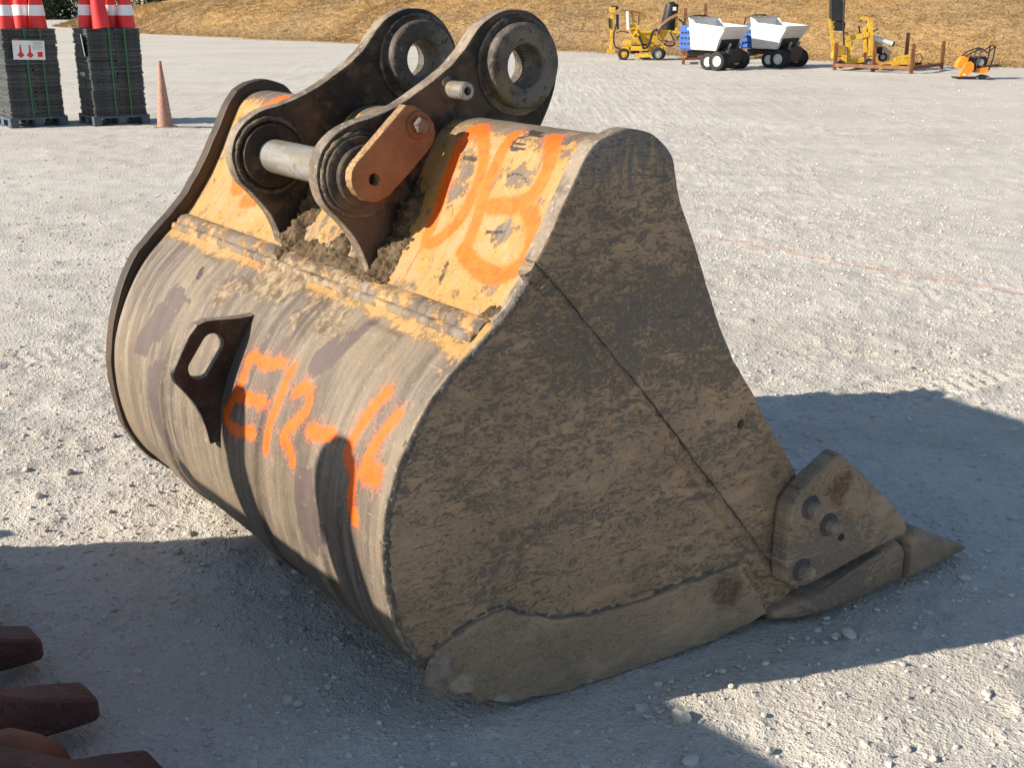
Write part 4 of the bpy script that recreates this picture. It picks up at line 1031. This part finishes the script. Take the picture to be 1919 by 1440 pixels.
# ------------------------------------------------------------------ white concrete buggies
def make_buggy():
    root = empty('concrete_buggy')
    # tub: local x = forward (pouring lip), y = left, z up
    def ring(x, w, zb, zt, ww): return [(x, -w, zb), (x, w, zb), (x, ww, zt), (x, -ww, zt)]
    m = MB()
    outer = [(-.42, .47), (.28, .45), (.38, .70), (.54, .93), (.54, .98), (-.20, 1.06), (-.31, 1.17), (-.42, 1.20)]
    n = len(outer)
    def side(y, k): return [(x, y * (1 + k * (z - .46)), z) for x, z in outer]
    L, Rr = side(.50, .42), side(-.50, .42)
    fs = [tuple(range(n)), tuple(range(n, 2 * n))[::-1]] + [(i, i + 1, n + i + 1, n + i) for i in range(4)] + [(n - 1, 0, n, 2 * n - 1)]
    m.add(L + Rr, fs)
    tub = m.build('tub', WHT, root)
    inn = [(-.38, 1.19), (-.30, 1.16), (-.20, 1.05), (.50, .975), (.34, .74), (.24, .60), (-.36, .60)]
    li = [(x, .50 * (1 + .42 * (z - .46)) - .03, z) for x, z in inn]; ri = [(x, -y, z) for x, y, z in li]; k = len(inn)
    m2 = MB(); m2.add(li + ri, [tuple(range(k))[::-1], tuple(range(k, 2 * k))] + [(i, i + 1, k + i + 1, k + i) for i in range(3, k - 1)] + [(k - 1, 0, k, 2 * k - 1)]); m2.build('tub_inside', WHT, tub)
    m = MB()
    for s in (-1, 1): m.bar((-.20, s * .625, 1.06), (.54, s * .61, .985), .05, .045, bev=.01)
    m.bar((.54, -.61, .985), (.54, .61, .985), .05, .05, bev=.01); m.bar((-.42, -.65, 1.20), (-.42, .65, 1.20), .04, .04, bev=.01); m.build('tub_rim', WHT, tub)
    MB().box((.34, 0, .33), (.46, .66, .34), bev=.03).build('chassis', BLKM, root)
    MB().box((-.25, 0, .37), (.95, .44, .12), bev=.02).build('frame_rail', BLKM, root)
    MB().prism([(.30, .44), (.405, .70), (.385, .72), (.27, .46)], -.42, .42).build('under_plate', BLKM, root)
    eb = MB().box((-.62, 0, .74), (.38, .92, .58), taper=(.92, .95), bev=.03).build('engine_cover', BLU, root)
    for i in range(3):
        for j in range(3): MB().box((-.62 + (i - 1) * .10, -.452, .60 + j * .13), (.055, .02, .045)).build('vent', BLKM, eb)
    MB().box((-.53, -.452, .95), (.07, .012, .05)).build('warning_label', SIGNW, eb)
    m = MB(); m.tube([(-.80, -.3, 1.0), (-.76, -.3, 1.18), (-.55, -.3, 1.26), (-.42, -.3, 1.22)], .018); m.tube([(-.80, .3, 1.0), (-.76, .3, 1.18), (-.55, .3, 1.26), (-.42, .3, 1.22)], .018); m.bar((-.55, -.3, 1.26), (-.55, .3, 1.26), .03, .03); m.build('control_handle', BLKM, root)
    MB().box((-.80, 0, .28), (.24, .5, .05)).build('operator_step', RUST, root)
    for y in (-.52, .52): wheel(root, (.10, y, .20), .20, .15, (0, 1, 0), WHT)
    for y in (-.56, -.38, .38, .56): wheel(root, (.38, y, .22), .22, .16, (0, 1, 0), WHT)
    MB().box((.52, 0, .36), (.06, .30, .10), bev=.01).build('hitch', BLKM, root); MB().box((.558, .06, .37), (.012, .09, .035)).build('plate_label', WHT, root)
    for y in (-.22, .22): MB().bar((.44, y, .44), (.52, y, .62), .04, .05).build('tip_ram', GREY, root)
    return root
bg1 = make_buggy(); bg1.location = (4.66, 28.4, 0); bg1.rotation_euler = (0, 0, R(-40)); bg1.scale = (.93,) * 3
tag(bg1, 'white and blue concrete buggy beside the yellow machine with hoses, left of two', 'concrete buggy', 'concrete buggies by the bank')
bg2 = copy_tree(bg1); bg2.location = (6.22, 29.3, 0); bg2.rotation_euler = (0, 0, R(-40))
tag(bg2, 'white and blue concrete buggy beside the rusty rack, right of two', 'concrete buggy', 'concrete buggies by the bank')

# ------------------------------------------------------------------ yellow road machine with tank and hoses (x right, y away, z up; metres)
def P(x, z, y=0.): return ((x - 375) * .00315, y, (495 - z) * .00315)
def arc(pts, y): return [tuple(p) for p in catmull([P(a, b, y) for a, b in pts], 5)]
ym = empty('line_marking_machine', (3.25, 32.7, 0), R(-6))
tag(ym, 'yellow wheeled machine with black tank and looped hoses parked under the bank', 'road machine')
m = MB(); m.bar(P(300, 400), P(600, 400), .10, .12); m.bar(P(300, 400, .6), P(600, 400, .6), .10, .12); m.bar(P(370, 455, -.1), P(505, 455, -.1), .10, .10); m.bar(P(300, 400), P(300, 400, .6), .1, .1); m.bar(P(600, 400), P(600, 400, .6), .1, .1); m.build('frame', YEL, ym)
m = MB(); m.loft([[P(360, 365, .05), P(545, 365, .05), P(545, 365, .55), P(360, 365, .55)], [P(340, 270, -.02), P(650, 265, -.02), P(650, 265, .62), P(340, 270, .62)]]); m.build('hopper', YEL, ym)
m = MB(); m.bar(P(330, 268, -.03), P(660, 262, -.03), .05, .06); m.bar(P(595, 270), P(610, 420), .07, .07); m.bar(P(500, 370), P(500, 440), .1, .1); m.build('hopper_rim', YEL, ym)
for x0, y in ((172, 0), (172, .35)):
    MB().bar(P(x0, 110, y), P(x0 - 8, 440, y), .07, .07).build('mast_post', YEL, ym)
m = MB(); m.bar(P(165, 150, 0), P(165, 150, .35), .06, .06); m.box(P(168, 425, .17), (.22, .5, .10)); m.box(P(172, 95, .17), (.16, .45, .14)); m.build('mast_carriage', YEL, ym)
m = MB(); m.box(P(190, 78, .1), (.20, .25, .10), bev=.02); m.bar(P(150, 160, -.05), P(155, 240, -.05), .07, .05); m.bar(P(220, 130, -.05), P(222, 250, -.05), .05, .05); m.build('mast_motor', BLKM, ym)
m = MB(); m.bar(P(240, 98), P(330, 105), .04, .04); m.bar(P(330, 105), P(410, 118), .04, .05); m.bar(P(395, 120), P(392, 215), .05, .04); m.build('handle_bar', RUST, ym)
m = MB(); m.cyl(P(302, 105, -.05), P(312, 250, -.05), .045, .05); m.build('white_cylinder', WHT, ym, 40)
m = MB(); m.bar(P(330, 105, .05), P(355, 200, .05), .08, .08); m.box(P(360, 235, .1), (.26, .25, .16)); m.lathe(P(350, 268, -.06), (0, 1, 0), [(.08, -.03), (.11, -.03), (.11, .03), (.08, .03)], 20); m.lathe(P(372, 300, -.08), (0, 1, 0), [(.05, -.03), (.09, -.03), (.09, .03), (.05, .03)], 20); m.build('valve_block', YEL, ym)
m = MB(); m.bar(P(330, 370), P(280, 445), .10, .12); m.box(P(290, 430, .0), (.18, .14, .26)); m.box(P(300, 355, .1), (.2, .3, .12)); m.build('fork', YEL, ym)
m = MB(); m.box(P(370, 410, .25), (.22, .35, .22)); m.box(P(460, 400, .3), (.2, .3, .2)); m.box(P(455, 470, .3), (.3, .3, .10)); m.build('engine', BLKM, ym)
wheel(ym, P(275, 447, -.08), .150, .11, (0, 1, 0), YEL); wheel(ym, P(560, 443, -.10), .165, .16, (.25, 1, 0), GREY); wheel(ym, P(575, 450, .75), .165, .16, (.25, 1, 0), GREY)
tk = MB().loft([[Vector(P(645, 262, .25)) + Vector((.18 * math.cos(a), .18 * math.sin(a), 0)) for a in np.linspace(0, 6.283, 20, endpoint=False)], [Vector(P(640, 210, .25)) + Vector((.20 * math.cos(a), .20 * math.sin(a), 0)) for a in np.linspace(0, 6.283, 20, endpoint=False)], [Vector(P(662, 62, .25)) + Vector((.17 * math.cos(a), .17 * math.sin(a), 0)) for a in np.linspace(0, 6.283, 20, endpoint=False)]]).build('tank', BLKM, ym, 40)
MB().lathe(P(662, 60, .25), (0, 0, 1), [(.002, .09), (.06, .09), (.09, .05), (.17, .03), (.18, -.01), (.002, -.01)], 20).build('tank_lid', BLKM, tk, 40)
MB().box(P(682, 85, .06), (.09, .01, .09)).build('tank_label', WHT, tk)
m = MB(); m.bar(P(708, 125), P(700, 270), .06, .06); m.bar(P(640, 265), P(740, 272), .08, .06); m.bar(P(700, 270), P(690, 290, .5), .06, .06); m.build('tank_bracket', YEL, ym)
m = MB()
for k, (yy, dz) in enumerate(((-.08, 0), (-.12, 12), (-.05, 24))): m.tube(arc([(540, 275 + dz), (575, 215 + dz), (640, 160 + dz), (700, 128 + dz)], yy), .022, 6)
m.tube(arc([(545, 270), (555, 315), (600, 350), (660, 355), (705, 330), (700, 300)], -.14), .022, 6); m.build('brown_hose', HOSE, ym, 60)
m = MB(); m.tube(arc([(545, 245), (510, 270), (495, 320), (470, 380), (440, 398), (425, 360), (395, 300)], -.13), .032, 7); m.tube(arc([(720, 165), (755, 200), (755, 260), (720, 310), (660, 350), (590, 330)], -.02), .020, 6); m.tube(arc([(205, 130), (210, 200), (190, 290), (200, 380), (245, 405)], -.06), .020, 6); m.tube(arc([(210, 280), (250, 262), (320, 275)], -.06), .014, 6); m.tube(arc([(650, 270), (680, 320), (690, 370), (640, 378), (600, 362)], -.1), .02, 6); m.build('black_hose', BLK, ym, 60)

# ------------------------------------------------------------------ rusty racks
def make_rack(loc, rz, label, posts, rails, grp='rusty steel racks'):
    root = empty('steel_rack', loc, rz); tag(root, label, 'steel rack', grp)
    for x, y, h in posts: MB().box((x, y, h / 2), (.075, .075, h), bev=.006).build('post', RUST, root)
    for a, b, z in rails: MB().bar((a[0], a[1], z), (b[0], b[1], z), .07, .07).build('rail', RUST, root)
    return root
A_, B_, C_, D_, E_, F_ = (7.22, 27.75), (7.95, 27.3), (8.52, 26.45), (9.62, 27.8), (8.25, 29.1), (9.0, 28.4)
o_ = (8.3, 27.5)
def rl(p): return (p[0] - o_[0], p[1] - o_[1])
make_rack((*o_, 0), 0, 'low rusty rack with upright posts around the yellow lifting machine', [(*rl(A_), .60), (*rl(B_), .62), (*rl(C_), .62), (*rl(D_), .64), (*rl(E_), .86), (*rl(F_), .80)],
          [(rl(A_), rl(C_), .12), (rl(C_), rl(D_), .13), (rl(A_), rl(E_), .12), (rl(E_), rl(D_), .12), (rl(B_), rl(F_), .10)])
make_rack((4.6, 30.4, 0), R(-8), 'tall rusty rack posts standing behind the white buggies', [(-.40, 0, 1.32), (.08, .2, 1.42), (-.40, 1.2, .9), (.9, 1.2, .9)], [((-.4, 0), (.9, .4), .14), ((-.4, 0), (-.4, 1.2), .14), ((-.4, 1.2), (.9, 1.2), .14), ((.9, .4), (.9, 1.2), .14)])

# ------------------------------------------------------------------ yellow lifting machine with a black column
def Q(x, z, y=0.): return ((x - 560) * .00252, y, (612 - z) * .00252)
lm = empty('lifting_machine', (7.98, 28.0, 0), R(-4))
tag(lm, 'yellow lifting machine with tall black column standing in the rusty rack', 'lifting machine')
m = MB(); m.loft([[Q(222, 190, -.1), Q(330, 190, -.1), Q(330, 190, .2), Q(222, 190, .2)], [Q(208, 0, -.1), Q(305, 0, -.1), Q(305, 0, .2), Q(208, 0, .2)], [Q(195, -260, -.1), Q(290, -260, -.1), Q(290, -260, .2), Q(195, -260, .2)]]); m.build('column', BLKM, lm)
m = MB(); m.box(Q(300, 232, .05), (.23, .3, .22), bev=.03); m.build('column_foot', BLKM, lm)
m = MB(); m.tube([Q(310, -260, -.15), Q(318, 150, -.15), Q(325, 250, -.15), Q(345, 400, -.15)], .022, 6); m.build('hose', BLK, lm, 60)
m = MB(); m.bar(Q(215, 175), Q(278, 500), .055, .06); m.bar(Q(218, 190), Q(300, 205), .05, .05); m.bar(Q(270, 210), Q(245, 270), .04, .04); m.box(Q(300, 485, .05), (.20, .25, .14)); m.build('stay', YEL, lm)
m = MB(); m.bar(Q(345, 345), Q(560, 305), .12, .10); m.bar(Q(395, 360), Q(410, 500), .10, .08); m.loft([[Q(365, 380, -.03), Q(435, 370, -.03), Q(435, 370, .1), Q(365, 380, .1)], [Q(392, 440, -.03), Q(412, 440, -.03), Q(412, 440, .1), Q(392, 440, .1)]]); m.build('boom', YEL, lm)
m = MB(); m.bar(Q(560, 165), Q(590, 400), .10, .10); m.bar(Q(590, 400), Q(650, 600), .13, .12); m.bar(Q(455, 160), Q(575, 178), .05, .06); m.bar(Q(520, 240), Q(545, 460), .07, .07); m.box(Q(605, 440, .0), (.16, .16, .24)); m.build('mast', YEL, lm)
m = MB(); m.bar(Q(580, 285), Q(645, 262), .025, .025); m.bar(Q(470, 235), Q(490, 300), .03, .03); m.lathe(Q(372, 300), (0, 1, 0), [(.02, -.02), (.035, -.02), (.035, .02), (.02, .02)], 14); m.build('lever', BLKM, lm)
m = MB(); m.bar(Q(350, 550, -.1), Q(530, 520, -.1), .10, .10); m.box(Q(375, 505, 0), (.18, .3, .12)); m.build('chassis_beam', YEL, lm); m = MB(); m.bar(Q(665, 585, -.1), Q(830, 548, -.1), .11, .12); m.bar(Q(800, 535, -.1), Q(955, 535, -.1), .12, .14); m.bar(Q(955, 440, -.1), Q(968, 580, -.1), .05, .06); m.bar(Q(830, 510, .1), Q(990, 480, .1), .08, .05); m.build('outrigger', YEL, lm)
m = MB(); m.box(Q(320, 450, .05), (.24, .3, .24), bev=.02); m.build('engine', simple('ochre_engine', (.35, .20, .03), .5, .2, 8), lm)
m = MB(); m.cyl(Q(320, 415, .05), Q(335, 415, .05), .05); m.build('air_filter', GREY, lm, 40)
m = MB(); m.cyl(Q(612, 335, .1), Q(785, 388, .1), .062); m.build('white_cylinder', WHT, lm, 40)
m = MB(); m.cyl(Q(782, 386, .1), Q(802, 392, .1), .055); m.bar(Q(800, 392, .1), Q(945, 440, 0), .012, .012); m.build('cylinder_cap', BLKM, lm, 40)
m = MB(); m.bar(Q(640, 375, .3), Q(800, 475, .3), .07, .10); m.bar(Q(690, 410, .3), Q(690, 480, .3), .06, .06); m.bar(Q(760, 455, .3), Q(770, 530, .3), .10, .10); m.build('rear_frame', CREAM, lm)
m = MB(); m.box(Q(690, 445, .35), (.14, .2, .14)); m.box(Q(980, 570, .1), (.12, .2, .1)); m.tube([Q(985, 480), Q(1030, 470), Q(1055, 510), Q(1030, 560)], .012, 6); m.box(Q(600, 585, .1), (.7, .3, .06)); m.build('battery_box', BLKM, lm)
wheel(lm, Q(570, 548, -.16), .100, .09, (0, 1, 0), GREY); wheel(lm, Q(712, 502, .1), .100, .10, (0, 1, 0), GREY); wheel(lm, Q(335, 560, -.1), .095, .09, (.4, 1, 0), BLKM)

# ------------------------------------------------------------------ orange plate compactor
def U(x, z, y=0.): return ((x - 1480) * .00212, y, (712 - z) * .00212)
pc = empty('plate_compactor', (9.18, 24.7, 0), R(-5))
tag(pc, 'orange and black plate compactor standing right of the rusty rack', 'plate compactor')
m = MB(); m.prism([(U(1312, 0)[0], .045), (U(1330, 0)[0], .0), (U(1560, 0)[0], .0), (U(1610, 0)[0], .07), (U(1590, 0)[0], .085), (U(1540, 0)[0], .04), (U(1345, 0)[0], .04)], -.22, .22); m.build('base_plate', BLKM, pc)
def cover(y0, y1, pts): return MB().prism([(U(a, 0)[0], U(0, b)[2]) for a, b in pts], y0, y1)
cover(-.20, -.10, [(1340, 685), (1350, 650), (1375, 590), (1400, 555), (1435, 548), (1462, 575), (1465, 615), (1440, 655), (1400, 680)]).build('belt_guard', ORG, pc)
cover(-.10, .16, [(1325, 608), (1330, 565), (1352, 525), (1400, 498), (1425, 510), (1410, 560), (1370, 590), (1345, 615)]).build('front_guard', ORG, pc)
cover(-.15, .16, [(1480, 650), (1490, 610), (1600, 600), (1620, 640), (1560, 655)]).build('engine_deck', ORG, pc)
m = MB(); m.box(U(1540, 545, 0), (.22, .28, .17), bev=.03); m.box(U(1510, 600, 0), (.14, .24, .10), bev=.02); m.box(U(1450, 530, .02), (.09, .2, .10), bev=.02); m.build('engine', BLKM, pc)
MB().cyl(U(1525, 555, -.16), U(1525, 555, -.10), .065, n=18).build('recoil_starter', GREY, pc, 40)
m = MB()
for y in (-.17, .17):
    m.tube([U(1480, 640, y), U(1500, 520, y), U(1525, 428, y)], .014, 6); m.tube([U(1390, 500, y), U(1440, 462, y), U(1525, 432, y)], .014, 6); m.tube([U(1525, 432, y), U(1570, 470, y), U(1620, 430, y), U(1640, 408, y)], .013, 6); m.tube([U(1640, 408, y), U(1632, 520, y), U(1605, 620, y)], .014, 6)
for a in ((1525, 430), (1640, 408), (1390, 500), (1605, 620)): m.tube([U(*a, -.17), U(*a, .17)], .014, 6)
m.build('roll_frame', BLKM, pc, 60)
wheel(pc, U(1497, 697, -.25), .035, .03, (0, 1, 0), GREY); wheel(pc, U(1590, 690, -.25), .035, .03, (0, 1, 0), GREY)
MB().box(U(1385, 668, -.205), (.05, .008, .03)).build('maker_plate', SIGNW, pc)

# ------------------------------------------------------------------ thin red cord on the ground
pts = catmull([(.4, 8.9), (1.19, 8.01), (1.5, 7.66), (1.78, 7.31), (2.2, 6.80), (2.72, 6.21), (3.4, 5.4)], 14)
zz = gheight(pts[:, 0].copy(), pts[:, 1].copy())
tag(MB().tube([(a, b, c + .005) for (a, b), c in zip(pts, zz)], .0022, 6).build('cord', CORD), 'thin reddish cord lying across the gravel to the right', 'cord')

# ------------------------------------------------------------------ trees far left behind the bank
def make_tree(loc, h, w, label, mat, seed):
    rr = np.random.default_rng(seed)
    root = empty('tree', loc); tag(root, label, 'tree', 'dark trees beyond the yard')
    m = MB(); m.tube([(0, 0, -.1), (.1, 0, h * .3), (-.1, .1, h * .6), (0, 0, h * .9)], [.28, .22, .14, .05], 8)
    for k in range(7):
        a = k * 2.4; z = h * (.12 + .1 * k); m.tube([(0, 0, z), (math.cos(a) * w * .3, math.sin(a) * w * .3, z + .5), (math.cos(a) * w * .55, math.sin(a) * w * .55, z + 1.2)], [.09, .06, .02], 5)
    m.build('trunk', BARK, root, 60)
    ncl = 130; n = 100
    zc = h * (.03 + .97 * rr.random(ncl)); aa = rr.random(ncl) * 6.283; prof = w * (.55 + .45 * np.sin(np.pi * np.clip(zc / h, 0, 1) ** .8)) * np.sqrt(rr.random(ncl)) * np.clip(1.25 - zc / h, .2, 1)
    cc = np.stack([np.cos(aa) * prof, np.sin(aa) * prof, zc], -1); rad = .5 + .6 * rr.random(ncl)
    p = rr.normal(size=(ncl, n, 3)); p /= np.linalg.norm(p, axis=-1, keepdims=True); p *= (rr.random((ncl, n, 1)) ** .5) * rad[:, None, None]
    p = (cc[:, None] + p).reshape(-1, 3); p[:, 2] = np.maximum(p[:, 2], .05)
    d1 = rr.normal(size=p.shape); d1 /= np.linalg.norm(d1, axis=1, keepdims=True); d2 = np.cross(d1, rr.normal(size=p.shape)); d2 /= np.linalg.norm(d2, axis=1, keepdims=True)
    s = (.07 + .08 * rr.random((len(p), 1)))
    V = np.stack([p - d1 * s, p + d2 * s * .6, p + d1 * s, p - d2 * s * .6], 1).reshape(-1, 3)
    me = bpy.data.meshes.new('crown'); grid_mesh(me, V, np.arange(len(V)).reshape(-1, 4)); link_mesh('crown', me, mat, root)
TL = ['dark green tree at the far left, partly behind the red cones', 'dark bushy tree second from the left beyond the bank', 'olive tree rising just left of the end of the bank', 'dark tree behind the low end of the bank', 'dark tree half hidden behind the grassy bank', 'dark tree at the very left edge behind the signed pallet stack', 'dark tree whose top shows right of the strapped pallet cones']
for i, (x, y, h, w) in enumerate([(-45.5, 104, 9, 4.5), (-41.5, 108, 11, 4.5), (-38, 103, 8, 4), (-34.8, 106, 10, 4.2), (-31, 108, 9, 4), (-49.5, 107, 9, 4.5), (-27, 108, 9, 4)]):
    make_tree((x, y, 0), h, w, TL[i], LEAFB if i % 2 else LEAFA, 30 + i)
